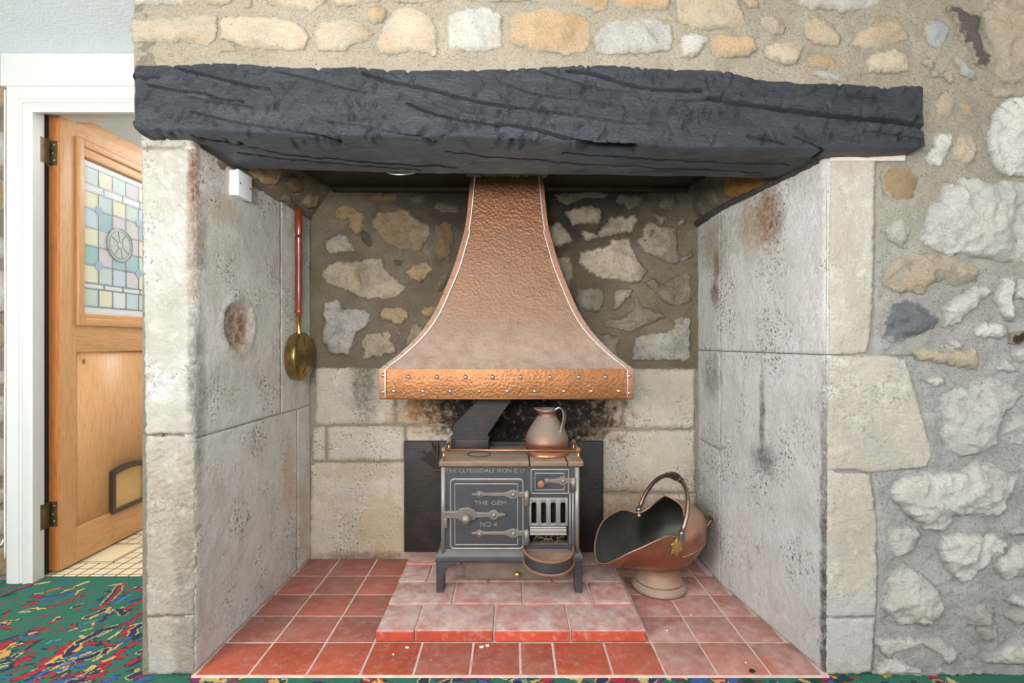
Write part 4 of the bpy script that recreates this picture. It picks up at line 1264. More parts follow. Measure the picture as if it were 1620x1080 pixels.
# ------------------------------------------------------------------ mantel beam
def beam():
    yf, yb = 1.425, 1.685
    top = [(195, 98), (210, 96), (300, 96), (385, 97), (470, 101), (560, 98), (613, 107), (660, 105), (730, 105), (806, 107), (873, 102), (966, 97), (1080, 102), (1156, 108), (1180, 117), (1230, 123), (1346, 129), (1413, 132), (1466, 127)]
    arr = [(195, 196), (215, 205), (300, 205), (420, 210), (560, 214), (740, 217), (900, 222), (1000, 228), (1100, 233), (1300, 236), (1466, 232)]
    x0, x1 = px(201, 0, yf)[0], px(1467, 0, yf)[0]
    N = 430
    xs = np.linspace(x0, x1, N)
    us = xs * F / yf + 810
    zt = CH - (np.interp(us, *zip(*top)) - 540) * yf / F
    za = CH - (np.interp(us, *zip(*arr)) - 540) * yf / F
    zb = np.interp(us, [200, 500, 900, 1400], [1.556, 1.538, 1.528, 1.516])
    # crack lines (x, z, half width, depth)
    cr = []

    def crack(crop, txt, w, d):
        P = np.array([px(u, v, yf) for u, v in parse(crop, txt)])
        cr.append((np.array(spline(P, 40)), w, d * 1.7))
    crack('T3', '130,465 300,490 500,520 700,545 850,562 1000,575 1170,602', .0055, .030)
    crack('T3', '-30,472 60,476 130,468', .002, .010)
    crack('T2', '1080,335 1200,350 1300,380 1400,405 1500,420 1620,425 1710,425', .0042, .022)
    crack('T2', '100,345 230,385 330,405 470,435 560,460 700,490 830,510', .0038, .018)
    crack('T2', '830,510 950,525 1110,550 1250,568 1400,585 1520,585', .0026, .012)
    crack('T2', '310,490 420,535 520,562 640,582 740,597', .003, .014)
    crack('T2', '740,590 850,600 960,625 1060,655 1200,680 1400,690', .004, .018)
    crack('T1', '820,315 960,350 1080,380 1200,405 1270,415', .003, .013)
    crack('T1', '690,397 830,425 960,440 1040,465 1150,480', .003, .012)
    crack('T1', '880,455 1040,485 1200,510', .0022, .01)
    crack('T1', '900,525 1100,575 1300,610 1500,640 1620,660', .0024, .01)
    crack('T1', '610,355 680,362 745,360', .003, .012)
    crack('T1', '1310,335 1450,365 1620,410 1740,440', .002, .009)
    crack('T3', '310,650 400,662 480,685', .0026, .011)
    crack('T3', '520,650 600,680 680,712', .002, .009)
    crack('T3', '540,600 570,640 600,660', .003, .011)
    crack('T3', '870,620 1000,640 1140,660', .0018, .008)
    crack('T2', '880,330 960,345 1080,380 1240,420 1420,440', .0022, .010)
    crack('T2', '780,400 900,440 1050,465 1200,480 1350,505', .002, .009)
    crack('T2', '-60,575 120,600 260,630 420,660', .0022, .01)
    r2 = random.Random(5)
    chops = []
    for _ in range(420):
        cx = r2.uniform(x0, x1)
        cz = r2.uniform(1.535, 1.78)
        a = math.radians(r2.choice([62, 70, 118, 55]) + r2.uniform(-14, 14))
        chops.append((cx, cz, math.cos(a), math.sin(a), r2.uniform(.008, .028), r2.uniform(.0026, .005), r2.uniform(.004, .011)))
    # rings
    nT, nFr, nL, nB = 8, 62, 46, 8
    rings = []
    for i in range(N):
        c = []
        c += [(yb + (yf + .012 - yb) * k / nT, zt[i] - 0.0) for k in range(nT)]
        c += [(yf + .006 * (1 - k / nFr), zt[i] + (za[i] - zt[i]) * k / nFr) for k in range(nFr)]
        c += [(yf + (yb - yf) * k / nL, za[i] + (zb[i] - za[i]) * (k / nL) ** 0.55) for k in range(nL)]
        c += [(yb, zb[i] + (zt[i] - zb[i]) * k / nB) for k in range(nB)]
        c = np.array(c)
        for _ in range(5):
            c = c * 0.5 + (np.roll(c, 1, 0) + np.roll(c, -1, 0)) * 0.25
        rings.append(c)
    R = np.array(rings)                      # N, K, 2
    K = R.shape[1]
    P = np.zeros((N, K, 3))
    P[..., 0] = xs[:, None]
    P[..., 1:] = R
    tv = np.roll(R, -1, 1) - np.roll(R, 1, 1)
    nr = np.stack([-tv[..., 1], tv[..., 0]], -1)
    nr /= np.linalg.norm(nr, axis=-1, keepdims=True) + 1e-9
    cen = R.mean(1, keepdims=True)
    if ((R - cen) * nr).sum() < 0:
        nr = -nr
    D = np.zeros((N, K))
    for i in range(N):
        for k in range(K):
            x, y, z = P[i, k]
            if y > yb - .01:
                continue
            zz = z + 0.14 * (x) + y * .6
            w = Vector((x * 2.2, zz * 22, 3.0))
            w2 = Vector((x * 9, zz * 26, 1.0))
            d = 0.006 * noise.noise(Vector((x * 3.5, z * 5, y * 5))) + 0.0035 * noise.noise(w) + 0.003 * noise.noise(w2)
            v = noise.voronoi(Vector((x * 16, zz * 15, 0)))[0]
            d += 0.004 * min(0.6, v[1] - v[0])
            d += 0.0015 * noise.noise(Vector((x * 30, zz * 120, 0)))
            D[i, k] = d
    front = P[..., 1] < yb - .02
    X, Z = P[..., 0], P[..., 2]
    Zl = Z - np.clip(P[..., 1] - yf - .004, 0, 1) * 0.35     # unfolds the underside for the chop marks
    for c, w, dep in cr:
        lo, hi = c.min(0) - .03, c.max(0) + .03
        m = (X > lo[0]) & (X < hi[0]) & (Z > lo[1]) & (Z < hi[1]) & (P[..., 1] < yf + .06)
        q = np.stack([X[m], Z[m]], 1)
        if not len(q):
            continue
        d = np.full(len(q), 9.0)
        for a, b in zip(c[:-1], c[1:]):
            e = b - a
            t = np.clip(((q - a) @ e) / (e @ e + 1e-12), 0, 1)
            d = np.minimum(d, np.linalg.norm(q - a - t[:, None] * e, axis=1))
        D[m] -= dep * np.clip(1.25 - d / w, 0, 1) ** 0.7
    for cx, cz, ca, sa, L, w, dep in chops:
        dx, dz = X - cx, Zl - cz
        al, ac = dx * ca + dz * sa, -dx * sa + dz * ca
        m = (abs(al) < L) & (abs(ac) < w * 3)
        D[m] -= dep * np.clip(1 - abs(ac[m]) / (w * 1.6), 0, 1) * (1 - (al[m] / L) ** 2)
    # long shakes on the lower face
    for pts_, w in (([(-.90, 1.465), (-.72, 1.535), (-.53, 1.58), (-.18, 1.62)], .006), ([(-.84, 1.55), (-.6, 1.60), (-.3, 1.645)], .004), ([(.15, 1.50), (.5, 1.53), (.85, 1.55)], .003), ([(-.2, 1.50), (.1, 1.56), (.5, 1.60), (.8, 1.62)], .003)):
        c = np.array(spline(pts_, 30))
        yy = np.interp(X, c[:, 0], c[:, 1]) + .003 * np.sin(X * 60) + .002 * np.sin(X * 143)
        m = front & (X > c[0, 0]) & (X < c[-1, 0]) & (P[..., 1] > yf + .02) & (Z < 1.62)
        D[m] -= w * 4 * np.clip(1.2 - abs(P[..., 1] - yy)[m] / w, 0, 1)
    # ends rounded over
    for i in range(N):
        e = min(xs[i] - x0, x1 - xs[i])
        if e < .03:
            D[i] -= 0.028 * (1 - e / .03) ** 2.2 * (1.0 if xs[i] < 0 else .35)
    P[..., 1:] += nr * D[..., None]
    # left end worn back at its lower corner
    verts = P.reshape(-1, 3)
    faces = []
    for i in range(N - 1):
        for k in range(K):
            l = (k + 1) % K
            faces.append((i * K + k, i * K + l, (i + 1) * K + l, (i + 1) * K + k))
    faces.append(tuple(range(K)))
    faces.append(tuple(range((N - 1) * K + K - 1, (N - 1) * K - 1, -1)))
    o = mk('mantel_beam', verts, faces, 'beam', None, True)
    bm = bmesh.new()
    bm.from_mesh(o.data)
    bmesh.ops.recalc_face_normals(bm, faces=bm.faces)
    bm.to_mesh(o.data)
    bm.free()
    tag(o, 'heavy hewn oak beam painted black, cracked, spanning the fireplace opening', 'beam')


beam()

# ------------------------------------------------------------------ copper hood
def hood():
    root = thing('fireplace_hood', (-0.02, 2.27, 0.77), 'large bell-shaped hammered copper hood with a riveted lower band', 'hood')
    prof = [(262, 55), (275, 57), (320, 61), (360, 66), (390, 74), (420, 83), (453, 96), (493, 114), (527, 137), (560, 170), (577, 193), (584, 200.5)]
    y0, y1 = 1.88, 2.06
    cx = -0.021

    def S(v):
        hw = np.interp(v, *zip(*prof))
        y = y0 + (y1 - y0) * ((200.5 - hw) / 145.5) ** 0.85
        return hw * y / F, y, CH - (v - 540) * y / F
    sm = spline([(float(v), float(h)) for v, h in prof], 60)
    prof = [(float(a), float(b_)) for a, b_ in sm]
    rowsv = np.linspace(262, 584, 56)
    st = 0.0235

    def strip(t0, t1, off, m):
        v, f = [], []
        for vv in rowsv:
            hw, y, z = S(vv)
            for k in range(m + 1):
                t = k / m
                a = t0(hw) + (t1(hw) - t0(hw)) * t
                v.append((cx + a, y - off, z))
        for r in range(len(rowsv) - 1):
            for k in range(m):
                i = r * (m + 1) + k
                f.append((i, i + m + 1, i + m + 2, i + 1))
        return v, f
    mk('front_panel', *strip(lambda h: -h + .004, lambda h: h - .004, 0.0, 24), 'copper_hood', root)
    for s in (-1, 1):
        v, f = strip((lambda h: -h) if s < 0 else (lambda h: h - st * (.75 if h < .17 else 1)), (lambda h: -h + st * (.75 if h < .17 else 1)) if s < 0 else (lambda h: h), 0.003, 3)
        o = mk('corner_strip', v, f, 'copper_strip', root)
        path = []
        for vv in rowsv:
            hw, y, z = S(vv)
            k = st * (.75 if hw < .17 else 1)
            path.append((cx + s * (hw - k), y - 0.004, z + 0.0008 * math.sin(vv)))
        path.append((cx + s * (path[-1][0] - cx) * s, path[-1][1] - .006, CH - (586 - 540) * y0 / F))
        path.append((path[-1][0], y0 - .009, CH - (628.5 - 540) * y0 / F))
        w = 0.0028 if s < 0 else 0.0016
        mk('solder_seam', *tube(path, [w * (1 + .25 * noise.noise(Vector((i * 1.3, s, 0)))) for i in range(len(path))], 6), 'solder', root)
        # side panel back to the wall
        v, f = [], []
        for vv in rowsv:
            hw, y, z = S(vv)
            for k in range(7):
                v.append((cx + s * (hw - .0005), y - .003 + (2.27 - y) * k / 6, z))
        for r in range(len(rowsv) - 1):
            for k in range(6):
                i = r * 7 + k
                f.append((i, i + 1, i + 8, i + 7) if s > 0 else (i, i + 7, i + 8, i + 1))
        mk('side_panel', v, f, 'copper_hood', root)
    # lower band with returns
    hw = 200.5 * y0 / F
    zt, zb = CH - (584 - 540) * y0 / F + .002, CH - (630 - 540) * y0 / F
    b = MB()
    nx = 40
    b.add(*box(cx - hw, cx + hw, y0 - 0.006, y0 + 0.002, zb, zt, 0.002))
    b.add(*box(cx - hw, cx - hw + .004, y0, 2.27, zb, zt)).add(*box(cx + hw - .004, cx + hw, y0, 2.27, zb, zt))
    b.build('band', 'copper_band', root)
    for s in (-1, 1):
        mk('band_end', *box(cx + s * hw - .0115 - s * .0115, cx + s * hw + .0115 - s * .0115, y0 - .0085, y0 - .004, zb - .0005, zt + .001, .0015), 'copper_strip', root)
    mk('lip', *tube([(cx - hw, y0 - .004, zb), (cx + hw, y0 - .004, zb)], .0035, 8), 'copper_band', root)
    riv = None
    R = []
    for x in (320, 455, 590, 718, 850, 990, 1125, 1252):
        R.append((540 + x / 3, 360 + 708 / 3, -1))
    for x in (250, 388, 518, 655, 787, 917, 1055, 1185, 1315):
        R.append((540 + x / 3, 360 + 775 / 3, -1))
    for x, y in ((200, 700), (200, 778), (1362, 703), (1362, 783)):
        R.append((540 + x / 3, 360 + y / 3, -2))
    n = 0
    for u, v, k in R:
        x, z = px(u, v, y0)
        yy = y0 - (.006 if k == -1 else .0085)
        if riv is None:
            riv = mk('rivet', *lathe([(.0092, 0), (.0090, .0008), (.0070, .0012), (.0066, .0024), (.0048, .0048), (.0022, .0058), (0.0001, .0060)], (x, yy, z), 12, 'y'), 'rivet', root)
            base = Vector((x, yy - .0030, z))
        else:
            link('rivet', riv.data, (x, yy - .0030, z), root)
    for s in (-1, 1):
        for vv in (300, 330, 360, 387, 413, 440, 467, 492, 517, 542, 560, 578):
            hw2, y, z = S(vv)
            o = link('rivet', riv.data, (cx + s * (hw2 - .009), y - .0045, z), root)
            o.scale = (.55, .8, .55)
    # flue spigot up to the plate and lumps of fire cement round it
    b = MB()
    for k in range(26):
        a = -1.2 + k * 0.095
        p = (cx + math.sin(a * 1.25) * .155, 2.045 + random.uniform(-.006, .006), 1.658 + random.uniform(-.008, .004))
        b.add(*lathe([(.0001, -.009), (.007, -.006), (.010 + random.uniform(0, .004), 0), (.007, .006), (.0001, .009)], p, 8))
    b.build('fire_cement', 'mortar_far', root)


hood()

# ------------------------------------------------------------------ stove
YS = 1.885


def SP(x, y, d=YS):
    """crop pixel (640,620, 3.2735x) -> (x,z) on the stove front"""
    return px(640 + x / 3.2735, 620 + y / 3.2735, d)


def sbox(x0, x1, y0, y1, d0, d1, bev=0.0, dd=YS):
    a, zt = SP(x0, y0, dd)
    b, zb = SP(x1, y1, dd)
    return box(a, b, d0, d1, zb, zt, bev)


def fn_front(a, z, d):
    return (a, d, z)


def strap_outline(y, pts):
    up = [(x, y - h) for x, h in pts]
    dn = [(x, y + h) for x, h in pts[::-1]]
    return [SP(a, b) for a, b in up + dn]


def text_mesh(body, size, depth, xscale=1.0):
    cu = bpy.data.curves.new('lettering', 'FONT')
    cu.body = body
    cu.size = size
    cu.extrude = depth
    cu.bevel_depth = size * 0.02
    cu.align_x = 'CENTER'
    cu.align_y = 'CENTER'
    ob = bpy.data.objects.new('lettering', cu)
    COL.objects.link(ob)
    dg = bpy.context.evaluated_depsgraph_get()
    me = bpy.data.meshes.new_from_object(ob.evaluated_get(dg))
    bpy.data.objects.remove(ob)
    me.materials.clear()
    me.materials.append(M['letters'])
    for v in me.vertices:
        v.co = Vector((v.co.x * xscale, -v.co.z, v.co.y))
    return me


def stove():
    root = thing('cast_iron_stove', (-0.005, 1.99, 0.047), 'small black cast iron range stove with ornate hinges standing on the raised tile step', 'stove')
    xl, zt = SP(190, 387)
    xr, zb = SP(905, 838)
    yb = 2.15
    # hollow body: front plates round the fire opening, sides, back, floor
    b = MB()
    b.add(*sbox(192, 650, 387, 838, YS, YS + .012))
    b.add(*sbox(650, 903, 387, 548, YS, YS + .012)).add(*sbox(845, 903, 548, 838, YS, YS + .012)).add(*sbox(650, 845, 788, 838, YS, YS + .012))
    b.add(*box(xl + .002, xl + .012, YS, yb, zb, zt)).add(*box(xr - .012, xr - .002, YS, yb, zb, zt)).add(*box(xl + .002, xr - .002, yb - .01, yb, zb, zt)).add(*box(xl, xr, YS + .004, yb, zb - .004, zb + .004))
    b.build('body', 'iron', root, sharp=30)
    xf0, _ = SP(650, 0)
    xf1, _ = SP(845, 0)
    mk('firebox', *box(xf0 - .01, xf1 + .01, YS + .07, YS + .08, zb, zt - .05), 'black', root)
    # corner columns
    for x0, r in ((201, .0085), (893, .0085)):
        p0, p1 = SP(x0, 388), SP(x0, 836)
        mk('column', *tube([(p0[0], YS - .001, p0[1]), (p0[0], YS - .001, p1[1])], r, 12), 'iron_rim', root)
    for x0 in (856, 872):
        p0, p1 = SP(x0, 520), SP(x0, 836)
        mk('bead', *tube([(p0[0], YS - .001, p0[1]), (p0[0], YS - .001, p1[1])], .0035, 8), 'iron_rim', root)
    # hotplate in three castings
    ztop = 0.536
    for a, c in ((178, 646), (650, 843), (847, 928)):
        x0, x1 = px(640 + a / 3.2735, 0, 1.872)[0], px(640 + c / 3.2735, 0, 1.872)[0]
        mk('hotplate', *box(x0, x1, 1.868, yb + .005, ztop - .019, ztop, .0055, 3), 'iron_top', root)
    mk('boiling_ring', *tube([(-.13 + .045 * math.cos(a), 1.99 + .045 * math.sin(a), ztop + .0005) for a in np.linspace(0, 2 * math.pi, 40, endpoint=False)], .0018, 6, True), 'black', root)
    # base moulding
    pl = []
    xb0, xb1 = px(689, 0, 1.872)[0], px(922.5, 0, 1.872)[0]
    v, f = [], []
    secs = [(0, .215), (.004, .203), (.014, .196), (.018, .188), (.018, .172), (.013, .166)]
    for off, z in secs:
        o = .018 - off
        v += [(xb0 + o, 1.868 + o, z - .005), (xb1 - o, 1.868 + o, z - .005), (xb1 - o, yb + .012 - o, z - .005), (xb0 + o, yb + .012 - o, z - .005)]
    for r in range(len(secs) - 1):
        for k in range(4):
            l = (k + 1) % 4
            f.append((r * 4 + k, r * 4 + l, (r + 1) * 4 + l, (r + 1) * 4 + k))
    f += [(3, 2, 1, 0), tuple(range(len(v) - 4, len(v)))]
    mk('plinth', v, f, 'iron', root, True, sharp=30)
    zpl = .163
    # legs
    for s in (-1, 1):
        xo = xb0 + .002 if s < 0 else xb1 - .002
        out = [(0, 0), (.078, 0), (.074, -.008), (.056, -.014), (.040, -.028), (.030, -.052), (.027, -.1125), (.001, -.1125)]
        for y0 in (1.872, 2.10):
            o = [(xo - s * a, zpl + z) for a, z in out]
            b = MB().add(*prism(o, fn_front, y0 + .05, y0, .0025))
            b.build('leg', 'iron', root, sharp=35)
    # ash drawer below
    x0, z1 = px(640 + 315 / 3.2735, 620 + 893 / 3.2735, 1.93)
    x1, z0 = px(640 + 860 / 3.2735, 620 + 967 / 3.2735, 1.93)
    dr = mk('ash_drawer', *box(x0, x1, 1.93, 2.12, z0, z1 + .01, .003), 'dusty_brown', root)
    kx, kz = px(640 + 583 / 3.2735, 620 + 938 / 3.2735, 1.925)
    mk('knob', *lathe([(.004, 0), (.004, .006), (.010, .010), (.0115, .016), (.008, .022), (.0001, .024)], (kx, 1.93, kz), 18, 'y'), 'brass', dr)

    # oven door
    def frame_tube(x0, x1, y0, y1, r, rad, d, name, par, mat='iron_rim'):
        a0, zt_ = SP(x0, y0)
        a1, zb_ = SP(x1, y1)
        o = rrect(a0, a1, zb_, zt_, r)
        mk(name, *tube([(a, d, z) for a, z in o], rad, 8, True), mat, par)
    a0, z1 = SP(244, 454)
    a1, z0 = SP(610, 802)
    door = mk('oven_door', *prism(rrect(a0, a1, z0, z1, .012), fn_front, YS + .002, YS - .006, .002), 'iron', root, sharp=30)
    frame_tube(240, 614, 449, 807, .014, .0042, YS - .005, 'moulding', door)
    frame_tube(262, 586, 473, 786, .004, .0026, YS - .0065, 'moulding', door)

    def strap(y, pts, par, name, bosses, z=.008):
        o = mk(name, *prism(strap_outline(y, pts), fn_front, YS - .004, YS - .0065 - z, .002), 'iron_strap', par, sharp=35)
        for bx, r, h in bosses:
            x, zz = SP(bx, y)
            mk('boss', *lathe([(r, 0), (r * .95, h * .35), (r * .7, h * .75), (r * .35, h * .97), (.0001, h)], (x, YS - .0065 - z, zz), 16, 'y'), 'iron_strap', o)
        return o
    hp = [(348, 2), (360, 7), (366, 4), (373, 8), (380, 15), (390, 18), (401, 14), (408, 9), (420, 7), (460, 9), (518, 8), (526, 13), (534, 12), (542, 19), (563, 24), (583, 19), (590, 12), (600, 13), (622, 12), (640, 12)]
    for y in (526, 726):
        o = strap(y, hp, door, 'hinge_strap', [(390, .008, .006), (563, .0085, .006)])
        p, q = SP(632, y - 12), SP(632, y + 56)
        mk('hinge_barrel', *tube([(p[0], YS - .010, p[1] + .006), (p[0], YS - .010, p[1]), (p[0], YS - .010, q[1]), (p[0], YS - .010, q[1] - .003)], [.004, .0105, .0105, .007], 14), 'iron_strap', o)
    lt = strap(630, [(203, 17), (262, 17), (268, 22), (280, 20), (286, 30), (300, 34), (322, 38), (343, 34), (352, 26), (362, 27), (372, 14), (430, 11), (440, 13), (447, 20), (463, 25), (479, 20), (487, 11), (496, 7), (503, 10), (510, 6), (522, 2)], door, 'latch',
               [(463, .0085, .006)], .010)
    x, z = SP(321, 645)
    mk('knob', *lathe([(.009, 0), (.009, .006), (.016, .010), (.0185, .017), (.015, .025), (.006, .029), (.0001, .0295)], (x, YS - .016, z), 24, 'y'), 'iron_strap', lt)
    mk('catch', *sbox(203, 224, 646, 698, YS - .014, YS, .003), 'iron_strap', lt)
    # small upper door
    a0, z1 = SP(657, 402)
    a1, z0 = SP(848, 521)
    d2 = mk('flue_door', *prism(rrect(a0, a1, z0, z1, .004), fn_front, YS + .002, YS - .004, .002), 'iron', root, sharp=30)
    frame_tube(656, 850, 400, 523, .004, .0032, YS - .003, 'moulding', d2)
    frame_tube(676, 826, 419, 505, .003, .0022, YS - .0045, 'moulding', d2)
    l2 = strap(457, [(722, 5), (728, 12), (738, 14), (748, 9), (760, 8), (798, 12), (806, 18), (818, 22), (832, 17), (840, 12), (852, 14), (884, 15)], d2, 'latch', [(738, .006, .004), (819, .008, .006)], .007)
    x, z = SP(705, 467)
    mk('knob', *lathe([(.005, 0), (.005, .006), (.012, .010), (.0145, .016), (.011, .023), (.0001, .026)], (x, YS - .010, z), 20, 'y'), 'rust', l2)
    p, q = SP(873, 440), SP(873, 505)
    mk('hinge_barrel', *tube([(p[0], YS - .008, p[1]), (p[0], YS - .008, q[1])], .0095, 12), 'iron_strap', l2)
    # fire grate: frame with four round-headed slots
    gr = MB()
    gx = [645, 657, 683, 707, 733, 757, 783, 807, 833, 845]
    gr.add(*sbox(645, 845, 690, 682, YS - .002, YS + .012))
    zt_g, zs = SP(0, 547)[1], SP(0, 582)[1]
    zbg = SP(0, 688)[1]
    for k in range(0, 10, 2):
        a, c = SP(gx[k], 0)[0], SP(gx[k + 1], 0)[0]
        gr.add(*box(a, c, YS - .006, YS + .008, zbg, zt_g, .002))
    gr.add(*sbox(645, 845, 546, 570, YS - .005, YS + .008, .002))
    for k in range(1, 9, 2):        # spandrels that round the slot heads and feet
        a, c = SP(gx[k], 0)[0], SP(gx[k + 1], 0)[0]
        r = (c - a) / 2
        ztop_s = SP(0, 568)[1]
        zb_s = SP(0, 681)[1]
        for s in (-1, 1):
            xc = (a + c) / 2
            arc = [(xc + s * r * math.cos(t), ztop_s - r + r * math.sin(t)) for t in np.linspace(0, math.pi / 2, 6)]
            gr.add(*prism([(xc + s * r * 1.02, ztop_s + .001)] + arc, fn_front, YS + .006, YS - .004))
            arc = [(xc + s * r * math.cos(t), zb_s + r * .6 - r * .6 * math.sin(t)) for t in np.linspace(0, math.pi / 2, 6)]
            gr.add(*prism([(xc + s * r * 1.02, zb_s - .001)] + arc, fn_front, YS + .006, YS - .004))
    gr.add(*sbox(645, 845, 680, 692, YS - .005, YS + .008, .002))
    gr.build('grate', 'iron_rim', root, sharp=35)
    b = MB()
    for i, (y, d) in enumerate(((697, .010), (706, .016), (716, .012), (726, .018))):
        p0, p1 = SP(649, y), SP(836, y)
        b.add(*tube([(p0[0], YS - d, p0[1]), (p1[0], YS - d, p0[1])], .0045, 8))
    b.add(*sbox(650, 835, 697, 729, YS - .012, YS + .006))
    b.build('fire_bar', 'iron_rim', root)
    # half-round ash pan in front of the fire
    xc = (SP(615, 0)[0] + SP(871, 0)[0]) / 2
    rw = (SP(871, 0)[0] - SP(615, 0)[0]) / 2
    zr = .218
    arc = [(xc - rw * math.cos(t), YS - .004 - .138 * math.sin(t) ** 0.9 if math.sin(t) > 0 else YS - .004) for t in np.linspace(0, math.pi, 40)]
    v, f = [], []
    lev = [(zr, 1.0), (zr - .045, .98), (zr - .045, .94), (zr - .02, .95), (zr, .96)]
    for z, k in lev:
        v += [(xc + (x - xc) * k, YS - .004 + (y - YS + .004) * k, z) for x, y in arc]
    for r in range(len(lev) - 1):
        for i in range(39):
            f.append((r * 40 + i, r * 40 + i + 1, (r + 1) * 40 + i + 1, (r + 1) * 40 + i))
    pan = mk('ash_pan', v, f, 'iron', root, sharp=40)
    mk('rim', *tube([(x, y, zr) for x, y in arc], .0042, 8), 'rust', pan)
    mk('rim', *tube([(xc + (x - xc) * 1.01, YS - .004 + (y - YS + .004) * 1.01, zr - .044) for x, y in arc], .0042, 8), 'rust', pan)
    v = [(xc + (x - xc) * .955, YS - .004 + (y - YS + .004) * .955, zr - .016 + .004 * noise.noise(Vector((x * 40, y * 40, 0)))) for x, y in arc]
    v += [(xc, YS - .06, zr - .008)]
    mk('ash', v, [(i, i + 1, 40) for i in range(39)] + [(39, 0, 40)], 'rust_dust', pan)
    # dry twigs and cobweb caught in the fire mouth
    b = MB()
    for _ in range(46):
        x = random.uniform(xf0 + .012, xf1 - .012)
        z = random.uniform(zb + .02, zb + .075)
        p = Vector((x, YS + random.uniform(-.004, .05), z))
        q = p + Vector((random.uniform(-.04, .04), random.uniform(-.02, .02), random.uniform(-.03, .045)))
        q.x = min(max(q.x, xf0 + .012), xf1 - .012)
        mid = (p + q) / 2 + Vector((random.uniform(-.008, .008), 0, random.uniform(-.008, .008)))
        b.add(*tube([p, mid, q], .0007, 4))
    o = b.build('twigs', 'twig', root)
    o['kind'] = 'stuff'
    # rail round the hotplate
    zr_, yr = .578, 1.876
    xr0, xr1 = px(702, 0, yr)[0], px(915, 0, yr)[0]
    mk('rail', *tube([(xr0, yr, zr_), (xr1, yr, zr_ - .003)], .0035, 10), 'copper_ring', root)
    for x in (xr0, xr1):
        mk('side_rail', *tube([(x, yr, zr_), (x + .002, 2.03, zr_)], .0032, 10), 'copper_ring', root)
        for y in (yr, 2.03):
            mk('finial', *lathe([(.0001, -.010), (.006, -.008), (.0098, -.003), (.0098, .003), (.006, .008), (.0001, .010)], (x, y, zr_), 16), 'rust', root)
            mk('post', *tube([(x, y, ztop - .001), (x, y, zr_ - .006)], .0042, 10), 'brass', root)
    # lettering cast on the plates
    for body, x, y, size, xs in (('THE CLYDESDALE IRON C', 400, 407, .0205, 1.12), ('L', 606, 409, .0205, 1.1), ('THE GEM', 446, 572, .0225, 1.3), ('NO 4', 436, 682, .0235, 1.15)):
        me = text_mesh(body, size, .0012, xs)
        xx, z = SP(x, y)
        on_door = y > 500
        link('lettering', me, (xx, YS - (.0075 if on_door else .001), z), door if on_door else root)
    for body, x, y in (('O', 579, 403), ('D', 618, 404)):
        xx, z = SP(x, y)
        link('lettering', text_mesh(body, .012, .0012, 1.1), (xx, YS - .001, z), root)


stove()

# ------------------------------------------------------------------ flue pipe behind the stove
def flue():
    y0, y1 = 2.06, 2.15
    root = thing('flue_pipe', (-.17, 2.1, .536), 'black iron flue duct slanting up from the stove top into the hood', 'flue')
    mk('collar', *box(-.247, -.094, y0 - .006, y1 + .004, .536, .588, .004), 'flue', root)
    out = [(-.243, .588), (-.098, .588), (-.096, .60), (.04, .80), (.05, .86), (-.10, .86), (-.11, .80), (-.15, .733), (-.243, .64)]
    b = MB().add(*prism(out, fn_front, y1, y0, .004))
    b.build('elbow', 'flue', root, sharp=40)
    mk('flange', *box(-.25, -.091, y0 - .010, y1 + .006, .583, .592, .002), 'flue', root)


flue()

# ------------------------------------------------------------------ fireback
def fireback():
    root = thing('fireback', (-.01, 2.25, .05), 'black cast iron fireback with a wheat sheaf in relief behind the stove', 'fireback')
    x0, z1 = px(639, 698, 2.235)
    x1, _ = px(954, 698, 2.235)
    mk('slab', *box(x0, x1, 2.235, 2.2585, .0485, z1, .004), 'fireback', root)
    b = MB()
    cx, cz = px(691, 742, 2.232)
    for k in range(22):
        a = math.radians(-60 + 120 * k / 21 + random.uniform(-4, 4))
        L = random.uniform(.085, .125) * (1 - .25 * abs(math.sin(a)))
        p0 = Vector((cx, 2.232, cz))
        p1 = p0 + Vector((math.sin(a) * L * .45, -.006, math.cos(a) * L * .5))
        p2 = p0 + Vector((math.sin(a) * L * 1.0, -.003, math.cos(a) * L))
        b.add(*tube([p0, p1, p2], [.003, .0055, .003], 6))
    for k in range(9):
        a = -.03 + .06 * k / 8
        b.add(*tube([(cx + a * .3, 2.231, cz), (cx + a, 2.230, cz - .06)], [.004, .005], 6))
    b.add(*tube([(cx - .02, 2.228, cz - .002), (cx, 2.225, cz - .004), (cx + .02, 2.228, cz - .002)], .006, 8))
    b.build('wheat_sheaf', 'sheaf', root)


fireback()

